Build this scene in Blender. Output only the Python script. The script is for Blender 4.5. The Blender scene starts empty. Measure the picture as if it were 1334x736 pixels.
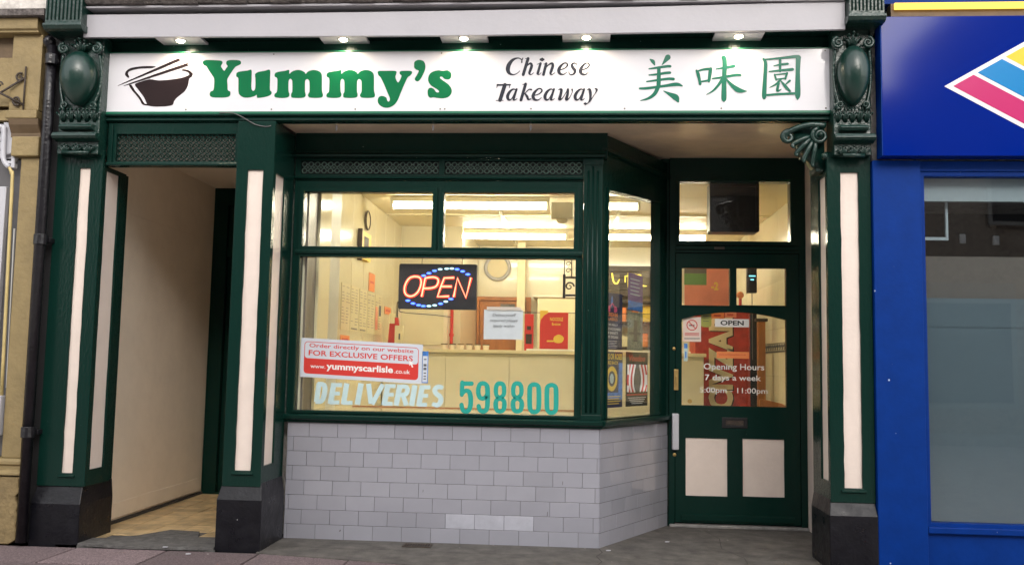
import bpy, bmesh, math, random
from mathutils import Vector, Matrix
from mathutils.geometry import tessellate_polygon
random.seed(7)
R = math.radians
SC = bpy.context.scene
C = SC.collection

# ---------------------------------------------------------------- camera
cam_d = bpy.data.cameras.new('camera'); cam = bpy.data.objects.new('camera', cam_d); C.objects.link(cam)
SC.camera = cam
cam_d.sensor_width = 36.0; cam_d.lens = 36*1185.1/1334; cam_d.clip_start = .05; cam_d.clip_end = 500
def cam_rot(p, y, r):
    f = Vector((math.sin(y)*math.cos(p), math.cos(y)*math.cos(p), math.sin(p)))
    rt = Vector((math.cos(y), -math.sin(y), 0)); up = rt.cross(f)
    a = math.cos(r)*rt+math.sin(r)*up; b = -math.sin(r)*rt+math.cos(r)*up
    return Matrix(((a.x, b.x, -f.x), (a.y, b.y, -f.y), (a.z, b.z, -f.z)))
cam.matrix_world = Matrix.Translation((0, -5.78, 1.22)) @ cam_rot(R(5.0947), R(-4.2538), R(1.0648)).to_4x4()

# ---------------------------------------------------------------- world and sun: dull daylight
SUN_EL, SUN_AZ = 28, 168     # behind the camera, a little to the right, veiled by cloud
W = bpy.data.worlds.new('World'); SC.world = W; W.use_nodes = True
nt = W.node_tree; bg = nt.nodes['Background']
sky = nt.nodes.new('ShaderNodeTexSky'); sky.sky_type = 'NISHITA'; sky.sun_disc = False
sky.sun_elevation = R(SUN_EL); sky.sun_rotation = R(SUN_AZ); sky.air_density = 1.0; sky.dust_density = 4.0; sky.ozone_density = 1.0
hs = nt.nodes.new('ShaderNodeHueSaturation'); hs.inputs['Saturation'].default_value = .35
nt.links.new(sky.outputs[0], hs.inputs['Color']); nt.links.new(hs.outputs[0], bg.inputs[0])
bg.inputs[1].default_value = 0.145
sd = bpy.data.lights.new('sun', 'SUN'); sd.energy = 1.5; sd.angle = R(150); sd.color = (1, .97, .94)
sun = bpy.data.objects.new('sun', sd); C.objects.link(sun)
_az = R(SUN_AZ); _el = R(SUN_EL)
_dir = Vector((math.sin(_az)*math.cos(_el), math.cos(_az)*math.cos(_el), math.sin(_el)))
sun.rotation_euler = _dir.to_track_quat('Z', 'Y').to_euler(); sun.location = _dir*30
vs = SC.view_settings; vs.view_transform = 'Standard'; vs.look = 'None'; vs.exposure = 0.80; vs.gamma = 1.0; vs.use_curve_mapping = False
SC.cycles.max_bounces = 8; SC.cycles.transparent_max_bounces = 16; SC.cycles.caustics_reflective = False; SC.cycles.caustics_refractive = False
SC.cycles.use_denoising = True; SC.cycles.sample_clamp_indirect = 6

# ---------------------------------------------------------------- materials
def mat(name, col, rough=.5, var=.0, vscale=6, bump=0, bscale=30, spec=.5, coat=0, metal=0, dirt=0, dcol=None, emis=None, estr=0, rnd=0, stretch=(1, 1, 1), bdetail=3, rvar=0, fleck=0, fcol=(.6, .6, .58)):
    m = bpy.data.materials.new(name); m.use_nodes = True; t = m.node_tree; N = t.nodes; L = t.links
    b = N['Principled BSDF']; b.inputs['Base Color'].default_value = (*col, 1); b.inputs['Roughness'].default_value = rough
    b.inputs['Specular IOR Level'].default_value = spec; b.inputs['Coat Weight'].default_value = coat; b.inputs['Coat Roughness'].default_value = .05
    b.inputs['Metallic'].default_value = metal
    if emis: b.inputs['Emission Color'].default_value = (*emis, 1); b.inputs['Emission Strength'].default_value = estr
    g = N.new('ShaderNodeNewGeometry'); mp = N.new('ShaderNodeMapping'); mp.inputs['Scale'].default_value = stretch
    L.new(g.outputs['Position'], mp.inputs['Vector'])
    cur = None
    if var or dirt or rnd:
        rgb = N.new('ShaderNodeRGB'); rgb.outputs[0].default_value = (*col, 1); cur = rgb.outputs[0]
    if var:
        n = N.new('ShaderNodeTexNoise'); n.inputs['Scale'].default_value = vscale; n.inputs['Detail'].default_value = 6; n.inputs['Roughness'].default_value = .65
        L.new(mp.outputs[0], n.inputs['Vector'])
        mr = N.new('ShaderNodeMapRange'); mr.inputs[1].default_value = .3; mr.inputs[2].default_value = .7; mr.inputs[3].default_value = 1-var; mr.inputs[4].default_value = 1+var
        L.new(n.outputs[0], mr.inputs[0])
        x = N.new('ShaderNodeMix'); x.data_type = 'RGBA'; x.blend_type = 'MULTIPLY'; x.inputs[0].default_value = 1
        L.new(cur, x.inputs[6]); L.new(mr.outputs[0], x.inputs[7]); cur = x.outputs[2]
    if rnd:
        oi = N.new('ShaderNodeObjectInfo'); mr = N.new('ShaderNodeMapRange'); mr.inputs[3].default_value = 1-rnd; mr.inputs[4].default_value = 1+rnd
        L.new(oi.outputs['Random'], mr.inputs[0])
        x = N.new('ShaderNodeMix'); x.data_type = 'RGBA'; x.blend_type = 'MULTIPLY'; x.inputs[0].default_value = 1
        L.new(cur, x.inputs[6]); L.new(mr.outputs[0], x.inputs[7]); cur = x.outputs[2]
    if dirt:
        n = N.new('ShaderNodeTexNoise'); n.inputs['Scale'].default_value = 4.5; n.inputs['Detail'].default_value = 10; n.inputs['Roughness'].default_value = .75
        L.new(g.outputs['Position'], n.inputs['Vector'])
        mr = N.new('ShaderNodeMapRange'); mr.inputs[1].default_value = .52; mr.inputs[2].default_value = .72; mr.inputs[3].default_value = 0; mr.inputs[4].default_value = dirt
        L.new(n.outputs[0], mr.inputs[0])
        x = N.new('ShaderNodeMix'); x.data_type = 'RGBA'; L.new(mr.outputs[0], x.inputs[0]); L.new(cur, x.inputs[6]); x.inputs[7].default_value = (*(dcol or (.05, .04, .03)), 1); cur = x.outputs[2]
    if fleck:                                                 # sparse small chips and specks
        v = N.new('ShaderNodeTexVoronoi'); v.inputs['Scale'].default_value = 13; L.new(g.outputs['Position'], v.inputs['Vector'])
        sp = N.new('ShaderNodeSeparateColor'); L.new(v.outputs['Color'], sp.inputs[0])
        m1 = N.new('ShaderNodeMath'); m1.operation = 'MULTIPLY'; m1.inputs[1].default_value = fleck; L.new(sp.outputs[0], m1.inputs[0])
        m1b = N.new('ShaderNodeMath'); m1b.operation = 'MULTIPLY'; L.new(m1.outputs[0], m1b.inputs[0]); L.new(sp.outputs[1], m1b.inputs[1])
        m2 = N.new('ShaderNodeMath'); m2.operation = 'LESS_THAN'; L.new(v.outputs['Distance'], m2.inputs[0]); L.new(m1b.outputs[0], m2.inputs[1])
        x = N.new('ShaderNodeMix'); x.data_type = 'RGBA'; L.new(m2.outputs[0], x.inputs[0])
        if cur: L.new(cur, x.inputs[6])
        else: x.inputs[6].default_value = (*col, 1)
        x.inputs[7].default_value = (*fcol, 1); cur = x.outputs[2]
    if cur: L.new(cur, b.inputs['Base Color'])
    if rvar:
        n = N.new('ShaderNodeTexNoise'); n.inputs['Scale'].default_value = 9; n.inputs['Detail'].default_value = 5
        L.new(g.outputs['Position'], n.inputs['Vector'])
        mr = N.new('ShaderNodeMapRange'); mr.inputs[1].default_value = .35; mr.inputs[2].default_value = .65; mr.inputs[3].default_value = max(.02, rough-rvar); mr.inputs[4].default_value = rough+rvar
        L.new(n.outputs[0], mr.inputs[0]); L.new(mr.outputs[0], b.inputs['Roughness'])
    if bump:
        n = N.new('ShaderNodeTexNoise'); n.inputs['Scale'].default_value = bscale; n.inputs['Detail'].default_value = bdetail
        L.new(mp.outputs[0], n.inputs['Vector'])
        bp = N.new('ShaderNodeBump'); bp.inputs['Strength'].default_value = bump; bp.inputs['Distance'].default_value = .01
        L.new(n.outputs[0], bp.inputs['Height']); L.new(bp.outputs[0], b.inputs['Normal'])
        if coat: L.new(bp.outputs[0], b.inputs['Coat Normal'])
    return m
def glass(name, tint=(1, 1, 1), ior=1.5, rough=0.0, dirt=0.0):
    m = bpy.data.materials.new(name); m.use_nodes = True; t = m.node_tree; N = t.nodes; L = t.links
    N.remove(N['Principled BSDF']); out = N['Material Output']
    tr = N.new('ShaderNodeBsdfTransparent'); tr.inputs[0].default_value = (*tint, 1)
    gl = N.new('ShaderNodeBsdfGlossy'); gl.inputs['Roughness'].default_value = rough
    fr = N.new('ShaderNodeFresnel'); ge = N.new('ShaderNodeNewGeometry'); mi = N.new('ShaderNodeMapRange')
    mi.inputs[3].default_value = ior; mi.inputs[4].default_value = 1/ior; L.new(ge.outputs['Backfacing'], mi.inputs[0]); L.new(mi.outputs[0], fr.inputs[0])
    n = N.new('ShaderNodeTexNoise'); n.inputs['Scale'].default_value = 1.6; bp = N.new('ShaderNodeBump'); bp.inputs['Strength'].default_value = .12; bp.inputs['Distance'].default_value = .02
    L.new(n.outputs[0], bp.inputs['Height']); L.new(bp.outputs[0], gl.inputs['Normal'])
    mx = N.new('ShaderNodeMixShader'); L.new(fr.outputs[0], mx.inputs[0]); L.new(tr.outputs[0], mx.inputs[1]); L.new(gl.outputs[0], mx.inputs[2])
    last = mx.outputs[0]
    if dirt:
        df = N.new('ShaderNodeBsdfDiffuse'); df.inputs[0].default_value = (.6, .6, .58, 1)
        n2 = N.new('ShaderNodeTexNoise'); n2.inputs['Scale'].default_value = 5; n2.inputs['Detail'].default_value = 8
        mr = N.new('ShaderNodeMapRange'); mr.inputs[1].default_value = .4; mr.inputs[2].default_value = .8; mr.inputs[3].default_value = dirt*.4; mr.inputs[4].default_value = dirt
        L.new(n2.outputs[0], mr.inputs[0]); m2 = N.new('ShaderNodeMixShader'); L.new(mr.outputs[0], m2.inputs[0]); L.new(last, m2.inputs[1]); L.new(df.outputs[0], m2.inputs[2]); last = m2.outputs[0]
    L.new(last, out.inputs[0]); return m
def emit(name, col, s):
    m = bpy.data.materials.new(name); m.use_nodes = True; t = m.node_tree; N = t.nodes
    N.remove(N['Principled BSDF']); e = N.new('ShaderNodeEmission'); e.inputs[0].default_value = (*col, 1); e.inputs[1].default_value = s
    t.links.new(e.outputs[0], N['Material Output'].inputs[0]); return m
M = {}
M['green'] = mat('green_gloss_paint', (.0035, .024, .018), .22, var=.06, vscale=3, bump=.2, bscale=70, spec=.22, stretch=(1, 1, .35), fleck=.06, fcol=(.10, .16, .14))
M['green_smooth'] = mat('smooth_green_gloss_paint', (.003, .027, .020), .34, var=.1, vscale=8, bump=.2, bscale=22, coat=.3)
M['lattice'] = mat('lightened_green_lattice_paint', (.07, .12, .10), .4, var=.3, vscale=12)  # frame green lightened so the shadowed rings look lit
M['green_ornate'] = mat('thick_green_gloss_paint', (.003, .027, .020), .36, var=.2, vscale=20, bump=.5, bscale=45, coat=.3, dirt=.1, dcol=(.05, .06, .05))
M['trimgreen'] = mat('bright_green_trim', (.008, .14, .075), .3, var=.1)
M['cream'] = mat('cream_paint', (.76, .65, .575), .45, var=.06, vscale=4, bump=.15, bscale=35, dirt=.12, dcol=(.55, .45, .38))
M['hallwall'] = mat('warm_cream_wall', (.91, .80, .66), .5, var=.05, vscale=3, bump=.3, bscale=16, dirt=.10, dcol=(.45, .32, .2))
M['soffit'] = mat('beige_gloss_ceiling', (.84, .68, .52), .3, var=.2, vscale=2.5, bump=.1, bscale=8, coat=.2)
M['black'] = mat('black_masonry_paint', (.007, .007, .010), .34, spec=.3, fleck=.05, var=.3, vscale=14, bump=.22, bscale=45, dirt=.08, dcol=(.06, .06, .065), rvar=.08)
M['white'] = mat('white_fascia_paint', (.40, .39, .42), .45, var=.035, vscale=3, bump=.1, bscale=30, dirt=.14, dcol=(.5, .46, .45))
M['signwhite'] = mat('white_sign_acrylic', (.74, .73, .77), .12, coat=.5, var=.01)
M['signgreen'] = mat('green_sign_vinyl', (.004, .15, .055), .12, coat=.4)
M['signskygreen'] = mat('sky_washed_green_vinyl', (.02, .16, .10), .12, coat=.4)  # sign green with the pale sky reflection mixed into its colour
M['signblack'] = mat('black_sign_vinyl', (.022, .014, .016), .12, coat=.4)
M['signgrey'] = mat('dark_sign_vinyl', (.035, .037, .050), .12, coat=.4)
M['tile'] = mat('grey_glazed_tile', (.312, .312, .352), .16, var=.06, vscale=2.2, bump=.06, bscale=14, rnd=.055, coat=.4, dirt=.22, dcol=(.32, .30, .34))
M['grout'] = mat('tile_grout', (.15, .145, .16), .9, var=.2)
M['slab'] = mat('pink_paving_concrete', (.19, .14, .145), .9, var=.65, vscale=110, bump=.8, bscale=160, rnd=.24, fleck=.10, dirt=.55, dcol=(.12, .10, .10))
M['joint'] = mat('dark_joint_grit', (.05, .045, .042), .95, var=.4, vscale=50, bump=.5, bscale=90)
M['apron'] = mat('worn_grey_concrete', (.105, .096, .086), .8, var=.45, vscale=7, bump=.6, bscale=90, fleck=.10, fcol=(.4, .38, .35), dirt=.7, dcol=(.085, .08, .075))
M['halltile'] = mat('ochre_floor_tile', (.58, .42, .22), .35, var=.35, vscale=7, bump=.15, bscale=30, rnd=.16, dirt=.5, dcol=(.14, .09, .05))
M['patch'] = mat('dark_worn_threshold', (.105, .10, .095), .8, var=.4, vscale=18, bump=.6, bscale=60, dirt=.6, dcol=(.22, .22, .21))
M['wall_in'] = mat('cream_wall_cladding', (.85, .79, .60), .18, var=.05, vscale=1.5, coat=.3)
M['wall_left'] = mat('khaki_wall_cladding', (.76, .69, .48), .16, var=.06, vscale=1.5, coat=.3)
M['reflection_tile'] = mat('tile_with_painted_reflection', (.43, .435, .49), .12, var=.10, vscale=12, coat=.5)  # same grey tile with a bright reflection put into its colour
M['lamp_reflection'] = mat('painted_lamp_reflection', (.95, .93, .86), .1, coat=.5)  # near-white colour standing in for a lamp reflected in steel
M['ceil_in'] = mat('cream_ceiling', (.82, .72, .48), .5, var=.03)
M['counter_tile'] = mat('cream_counter_tile', (.84, .79, .60), .25, var=.03, rnd=.02)
M['counter_top'] = mat('pale_counter_top', (.85, .76, .50), .15, coat=.3)
M['wood'] = mat('orange_brown_wood', (.42, .16, .045), .4, var=.25, vscale=9, stretch=(1, 1, .15))
M['darkwood'] = mat('dark_brown_board', (.05, .03, .015), .4, var=.35, vscale=10, stretch=(1, 1, 4))
M['greyin'] = mat('grey_brown_post', (.14, .12, .10), .4, var=.15)
M['paleblue'] = mat('pale_grey_post', (.55, .55, .50), .4, var=.08)
M['black_plastic'] = mat('black_plastic', (.012, .011, .013), .4, var=.2)
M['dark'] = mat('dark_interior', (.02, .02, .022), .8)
M['red'] = mat('red_print', (.62, .045, .035), .35)
M['redpanel'] = mat('red_cabinet_print', (.48, .05, .025), .35, var=.25, vscale=14, dirt=.35, dcol=(.30, .05, .02))
M['salmon'] = mat('salmon_poster', (.80, .27, .17), .3, var=.08)
M['orange'] = mat('orange_card', (.85, .27, .08), .4)
M['yellow'] = mat('yellow_print', (.85, .60, .08), .4)
M['lime'] = mat('lime_card', (.50, .50, .10), .4)
M['stickerwhite'] = mat('pale_sticker', (.58, .62, .68), .4, var=.02)
M['paper'] = mat('white_paper', (.75, .78, .84), .6, var=.04, vscale=12, bump=.5, bscale=9)
M['ink'] = mat('grey_ink', (.10, .10, .11), .6)
M['blackink'] = mat('black_ink', (.012, .012, .012), .5)
M['white_print'] = mat('white_print', (.80, .80, .78), .5)
M['palevinyl'] = mat('pale_blue_vinyl', (.50, .66, .68), .4, var=.08, vscale=8)
M['turquoise'] = mat('turquoise_vinyl', (.012, .33, .27), .4)
M['navy'] = mat('navy_poster', (.018, .020, .075), .35)
M['purple'] = mat('purple_leaflet', (.16, .07, .28), .35, var=.15)
M['bluep'] = mat('blue_print', (.06, .22, .62), .4, var=.4, vscale=25)
M['pink'] = mat('pink_print', (.70, .09, .22), .35)
M['magenta'] = mat('magenta_vinyl', (.50, .02, .14), .2, coat=.3)
M['cyan'] = mat('cyan_vinyl', (.0, .20, .50), .2, coat=.3)
M['yellowv'] = mat('yellow_vinyl', (.75, .55, .05), .2, coat=.3)
M['leafletgrey'] = mat('grey_green_leaflet', (.27, .28, .20), .5, var=.5, vscale=35)
M['green_lcd'] = mat('green_price_card', (.16, .30, .08), .4)
M['brass'] = mat('worn_brass', (.55, .38, .14), .35, metal=.8, var=.15)
M['goldpipe'] = mat('ochre_painted_pipe', (.60, .47, .20), .4, var=.15)
M['whiteplastic'] = mat('white_plastic', (.52, .52, .56), .4, var=.05, dirt=.15, dcol=(.4, .38, .36))
M['iron'] = mat('rusty_iron', (.05, .035, .025), .6, var=.4, vscale=40, bump=.4, bscale=80)
M['pipeblack'] = mat('black_gloss_pipe', (.010, .009, .012), .28, var=.4, vscale=20, bump=.4, bscale=40)
M['ochre'] = mat('ochre_masonry_paint', (.27, .20, .09), .6, var=.16, vscale=7, bump=.5, bscale=28, dirt=.3, dcol=(.16, .12, .06))
M['ochre_rough'] = mat('rough_ochre_render', (.26, .19, .09), .85, var=.25, vscale=14, bump=1.0, bscale=26, dirt=.45, dcol=(.15, .11, .06))
M['brownshade'] = mat('brown_painted_board', (.13, .085, .045), .6, var=.2, vscale=8, bump=.2)
M['greyboard'] = mat('grey_board', (.10, .095, .10), .5, var=.15)
M['render_white'] = mat('flaking_white_render', (.62, .58, .54), .9, var=.2, vscale=25, bump=1.0, bscale=30, dirt=.75, dcol=(.16, .14, .13))
M['ledge'] = mat('weathered_dark_ledge', (.12, .105, .10), .9, var=.6, vscale=35, bump=1.0, bscale=45, dirt=.5, dcol=(.36, .33, .31))
M['blue'] = mat('blue_gloss_paint', (.0, .029, .20), .5, var=.12, vscale=7, bump=.08, bscale=40, dirt=.10, dcol=(.01, .05, .28), spec=.12, fleck=.10, fcol=(.4, .45, .6))
M['bluesign'] = mat('blue_sign_acrylic', (.0, .014, .205), .10, spec=.22, var=.04, vscale=2, fleck=.035, fcol=(.3, .35, .6))
M['film'] = mat('grey_blue_blind', (.17, .22, .24), .6, var=.03)
M['browninside'] = mat('brown_grey_panel', (.20, .16, .13), .6, var=.1)
M['greyinside'] = mat('pale_grey_bulkhead', (.65, .70, .70), .6, var=.05)
M['frost'] = mat('no_smoking_card', (.80, .68, .60), .4)
M['oppbrick'] = mat('opposite_buff_brick', (.46, .38, .31), .9, var=.3, vscale=12)  # off-camera brick, lightened to bounce more light into the passage
M['oppwhite'] = mat('opposite_pale_trim', (.40, .39, .37), .7)
M['roofslate'] = mat('grey_slate', (.07, .07, .08), .7, var=.2)
M['asphalt'] = mat('asphalt', (.05, .05, .05), .9, var=.2, vscale=40, bump=.4, bscale=120)
M['kerb'] = mat('kerb_stone', (.25, .24, .23), .8, var=.2)
M['bouncepave'] = mat('bounce_street_paving', (.46, .42, .39), .85, var=.2)  # unseen street ground, made pale to bounce light into passage and porch
M['threshold'] = mat('grey_threshold', (.24, .23, .22), .6, var=.3, vscale=20)
M['mesh'] = mat('speaker_mesh', (.012, .010, .012), .5, bump=.8, bscale=140)
M['steel'] = mat('brushed_steel', (.55, .55, .55), .3, metal=1)
M['screw'] = mat('screw_head', (.20, .18, .16), .4, metal=.5)
M['pane'] = glass('window_glass', (.97, .98, .97), 1.55, dirt=.022)  # its diffuse film stands in for haze and washed-out sky reflection
M['pane_dark'] = glass('dark_window_glass', (.80, .84, .86), 1.75)
M['tube'] = emit('lit_fluorescent_tube', (1, .91, .70), 37.0)
M['tubebody'] = mat('white_batten', (.8, .75, .6), .5)
M['bulb'] = emit('lit_downlight_bulb', (1, .86, .62), 30)
M['neon_halo'] = emit('red_neon_halo', (1, .045, .02), 1.6)
M['neon_core'] = emit('lit_red_neon_core', (1, .40, .22), 2.2)
M['led_blue'] = emit('lit_blue_led', (.04, .10, 1), 5)
M['led_white'] = emit('lit_pale_led', (.45, .85, 1), 1.6)
M['tube_yellow'] = emit('lit_yellow_tube', (1, .60, .10), 1.3)
M['goldlit'] = emit('lit_gold_characters', (1, .72, .10), 1.6)
M['cyanlit'] = emit('lit_clock_digits', (.2, .8, 1), 1.5)

# ---------------------------------------------------------------- mesh helpers
class MB:
    def __init__(s, xf=None): s.v = []; s.f = []; s.xf = xf
    def add(s, vs, fs):
        n = len(s.v)
        if s.xf: vs = [s.xf(*p) for p in vs]
        s.v += [tuple(p) for p in vs]; s.f += [tuple(n+i for i in f) for f in fs]; return s
    def box(s, x0, x1, y0, y1, z0, z1):
        return s.add([(x0, y0, z0), (x1, y0, z0), (x1, y1, z0), (x0, y1, z0), (x0, y0, z1), (x1, y0, z1), (x1, y1, z1), (x0, y1, z1)],
                     [(0, 3, 2, 1), (4, 5, 6, 7), (0, 1, 5, 4), (1, 2, 6, 5), (2, 3, 7, 6), (3, 0, 4, 7)])
    def plate(s, outer, holes, y0, y1):                       # slab in the x-z plane with holes, front at y0
        loops = [outer]+list(holes)
        flat = [p for l in loops for p in l]; n = len(flat)
        tri = tessellate_polygon([[Vector((p[0], p[1], 0)) for p in l] for l in loops])
        vs = [(p[0], y0, p[1]) for p in flat]+[(p[0], y1, p[1]) for p in flat]; fs = []
        for t in tri:
            a, b, c = [flat[i] for i in t]
            cr = (b[0]-a[0])*(c[1]-a[1])-(b[1]-a[1])*(c[0]-a[0])
            t = t if cr > 0 else t[::-1]
            fs.append(tuple(t)); fs.append(tuple(n+i for i in t[::-1]))
        o = 0
        for k, l in enumerate(loops):
            m = len(l); ar = sum(l[i][0]*l[(i+1) % m][1]-l[(i+1) % m][0]*l[i][1] for i in range(m))
            ccw = ar > 0
            for i in range(m):
                a, b = o+i, o+(i+1) % m
                q = (a, n+a, n+b, b) if ccw else (b, n+b, n+a, a)
                if k: q = q[::-1]
                fs.append(q)
            o += m
        return s.add(vs, fs)
    def face(s, loop, y):                                     # one flat filled outline in the x-z plane
        tri = tessellate_polygon([[Vector((p[0], p[1], 0)) for p in loop]])
        fs = []
        for t in tri:
            a, b, c = [loop[i] for i in t]
            cr = (b[0]-a[0])*(c[1]-a[1])-(b[1]-a[1])*(c[0]-a[0])
            fs.append(tuple(t) if cr > 0 else tuple(t[::-1]))
        return s.add([(p[0], y, p[1]) for p in loop], fs)
    def prism_x(s, prof, x0, x1):                             # profile in y-z, swept along x
        n = len(prof); vs = [(x0, y, z) for y, z in prof]+[(x1, y, z) for y, z in prof]
        ar = sum(prof[i][0]*prof[(i+1) % n][1]-prof[(i+1) % n][0]*prof[i][1] for i in range(n))
        fs = [tuple(range(n))[::-1], tuple(range(n, 2*n))]+[(i, (i+1) % n, n+(i+1) % n, n+i) for i in range(n)]
        if ar < 0: fs = [f[::-1] for f in fs]
        return s.add(vs, fs)
    def prism_z(s, poly, z0, z1):
        n = len(poly); ar = sum(poly[i][0]*poly[(i+1) % n][1]-poly[(i+1) % n][0]*poly[i][1] for i in range(n))
        if ar < 0: poly = poly[::-1]
        tri = tessellate_polygon([[Vector((p[0], p[1], 0)) for p in poly]])
        vs = [(x, y, z0) for x, y in poly]+[(x, y, z1) for x, y in poly]; fs = []
        for t in tri:
            a, b, c = [poly[i] for i in t]
            cr = (b[0]-a[0])*(c[1]-a[1])-(b[1]-a[1])*(c[0]-a[0]); t = t if cr > 0 else t[::-1]
            fs.append(tuple(n+i for i in t)); fs.append(tuple(t[::-1]))
        fs += [(i, (i+1) % n, n+(i+1) % n, n+i) for i in range(n)]
        return s.add(vs, fs)
    def tube(s, pts, r, seg=8, cap=True, closed=False):
        P = [Vector(p) for p in pts]; n = len(P); rr = r if isinstance(r, (list, tuple)) else [r]*n
        rings = []; ref = Vector((0.13, 1, 0.07)).normalized()
        for i, p in enumerate(P):
            if closed: d = P[(i+1) % n]-P[i-1]
            else: d = P[min(i+1, n-1)]-P[max(i-1, 0)]
            d.normalize()
            if abs(d.dot(ref)) > .95: ref = Vector((1, .1, .2)).normalized()
            a = d.cross(ref).normalized(); b = d.cross(a).normalized()
            rings.append([p+a*math.cos(2*math.pi*k/seg)*rr[i]+b*math.sin(2*math.pi*k/seg)*rr[i] for k in range(seg)])
        vs = [q for rg in rings for q in rg]; fs = []
        for i in range(n if closed else n-1):
            j = (i+1) % n
            for k in range(seg):
                fs.append((i*seg+k, i*seg+(k+1) % seg, j*seg+(k+1) % seg, j*seg+k))
        if cap and not closed: fs += [tuple(range(seg))[::-1], tuple((n-1)*seg+k for k in range(seg))]
        return s.add(vs, fs)
    def ell(s, c, r, seg=16, rings=10, shape=None):
        vs = []; fs = []
        for i in range(rings+1):
            th = math.pi*i/rings
            for k in range(seg):
                ph = 2*math.pi*k/seg; x, y, z = math.sin(th)*math.cos(ph), math.sin(th)*math.sin(ph), math.cos(th)
                if shape: x, y, z = shape(x, y, z)
                vs.append((c[0]+r[0]*x, c[1]+r[1]*y, c[2]+r[2]*z))
        for i in range(rings):
            for k in range(seg):
                a = i*seg+k; b = i*seg+(k+1) % seg; fs.append((a, a+seg, b+seg, b))
        return s.add(vs, fs)
    def disc(s, c, r, seg=20, axis='y'):
        return s.face([(c[0]+r*math.cos(2*math.pi*k/seg), c[2]+r*math.sin(2*math.pi*k/seg)) for k in range(seg)], c[1])
    def spiral(s, cx, y, cz, r0, r1, turns, tr, a0=0, sgn=1, n=26):
        pts = []; rad = []
        for i in range(n):
            t = i/(n-1); a = a0+sgn*t*turns*2*math.pi; r = r0+(r1-r0)*t
            pts.append((cx+r*math.cos(a), y, cz+r*math.sin(a))); rad.append(tr*(1-.45*t))
        return s.tube(pts, rad, 6)

def smooth_path(pts, closed=False, sub=4):
    n = len(pts); out = []
    rng = range(n if closed else n-1)
    for i in rng:
        p0 = pts[(i-1) % n] if closed or i > 0 else pts[i]; p1 = pts[i]; p2 = pts[(i+1) % n]
        p3 = pts[(i+2) % n] if closed or i+2 < n else p2
        for k in range(sub):
            t = k/sub; q = []
            for a, b, c, d in zip(p0, p1, p2, p3):
                q.append(.5*((2*b)+(-a+c)*t+(2*a-5*b+4*c-d)*t*t+(-a+3*b-3*c+d)*t*t*t))
            out.append(tuple(q))
    if not closed: out.append(tuple(pts[-1]))
    return out

def world_loc(o):
    p = Vector(o.location)
    while o.parent: o = o.parent; p += Vector(o.location)
    return p
def tag(o, label=None, cat=None, group=None, kind=None):
    if label: o['label'] = label
    if cat: o['category'] = cat
    if group: o['group'] = group
    if kind: o['kind'] = kind
    return o
def thing(name, label, cat, loc, group=None):
    o = bpy.data.objects.new(name, None); o.empty_display_size = .1; C.objects.link(o); o.location = loc
    return tag(o, label, cat, group)
def setting(name, loc=(0, 0, 0)):
    o = bpy.data.objects.new(name, None); C.objects.link(o); o.location = loc; o['kind'] = 'structure'; return o
def obj(name, mb, m, parent=None, bevel=0, smooth=False, label=None, kind=None):
    if parent: org = world_loc(parent)
    else:
        xs = [v[0] for v in mb.v]; ys = [v[1] for v in mb.v]; zs = [v[2] for v in mb.v]
        org = Vector(((min(xs)+max(xs))/2, (min(ys)+max(ys))/2, min(zs)))
    me = bpy.data.meshes.new(name)
    me.from_pydata([(v[0]-org.x, v[1]-org.y, v[2]-org.z) for v in mb.v], [], mb.f); me.update()
    if isinstance(m, str): m = M[m]
    me.materials.append(m)
    if smooth:
        for p in me.polygons: p.use_smooth = True
    o = bpy.data.objects.new(name, me); C.objects.link(o)
    if parent: o.parent = parent
    else: o.location = org
    if bevel:
        b = o.modifiers.new('bevel', 'BEVEL'); b.width = bevel; b.segments = 2; b.limit_method = 'ANGLE'; b.angle_limit = R(40)
    if label: o['label'] = label
    if kind: o['kind'] = kind
    return o
def struct(name, mb, m, **k):
    o = obj(name, mb, m, **k); o['kind'] = 'structure'; return o
def rect(x0, x1, z0, z1): return [(x0, z0), (x1, z0), (x1, z1), (x0, z1)]
def wob(x0, x1, z0, z1, a=.0022):                            # a rectangle cut in by hand: edges wander a little
    rg = random.Random(int(x0*1e4)+int(z1*1e3)); P = []
    def edge(p, q):
        n = max(1, int(math.hypot(q[0]-p[0], q[1]-p[1])/.085))
        for i in range(n):
            t = i/n; k = 0 if i == 0 else a; P.append((p[0]+(q[0]-p[0])*t+rg.uniform(-k, k)*(p[0] == q[0]), p[1]+(q[1]-p[1])*t+rg.uniform(-k, k)*(p[1] == q[1])))
    edge((x0, z0), (x1, z0)); edge((x1, z0), (x1, z1)); edge((x1, z1), (x0, z1)); edge((x0, z1), (x0, z0))
    return P
def infl(r, d):
    (x0, z0), (x1, _), (_, z1), _2 = r
    return rect(x0-d, x1+d, z0-d, z1+d)
_tc = {}
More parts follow.
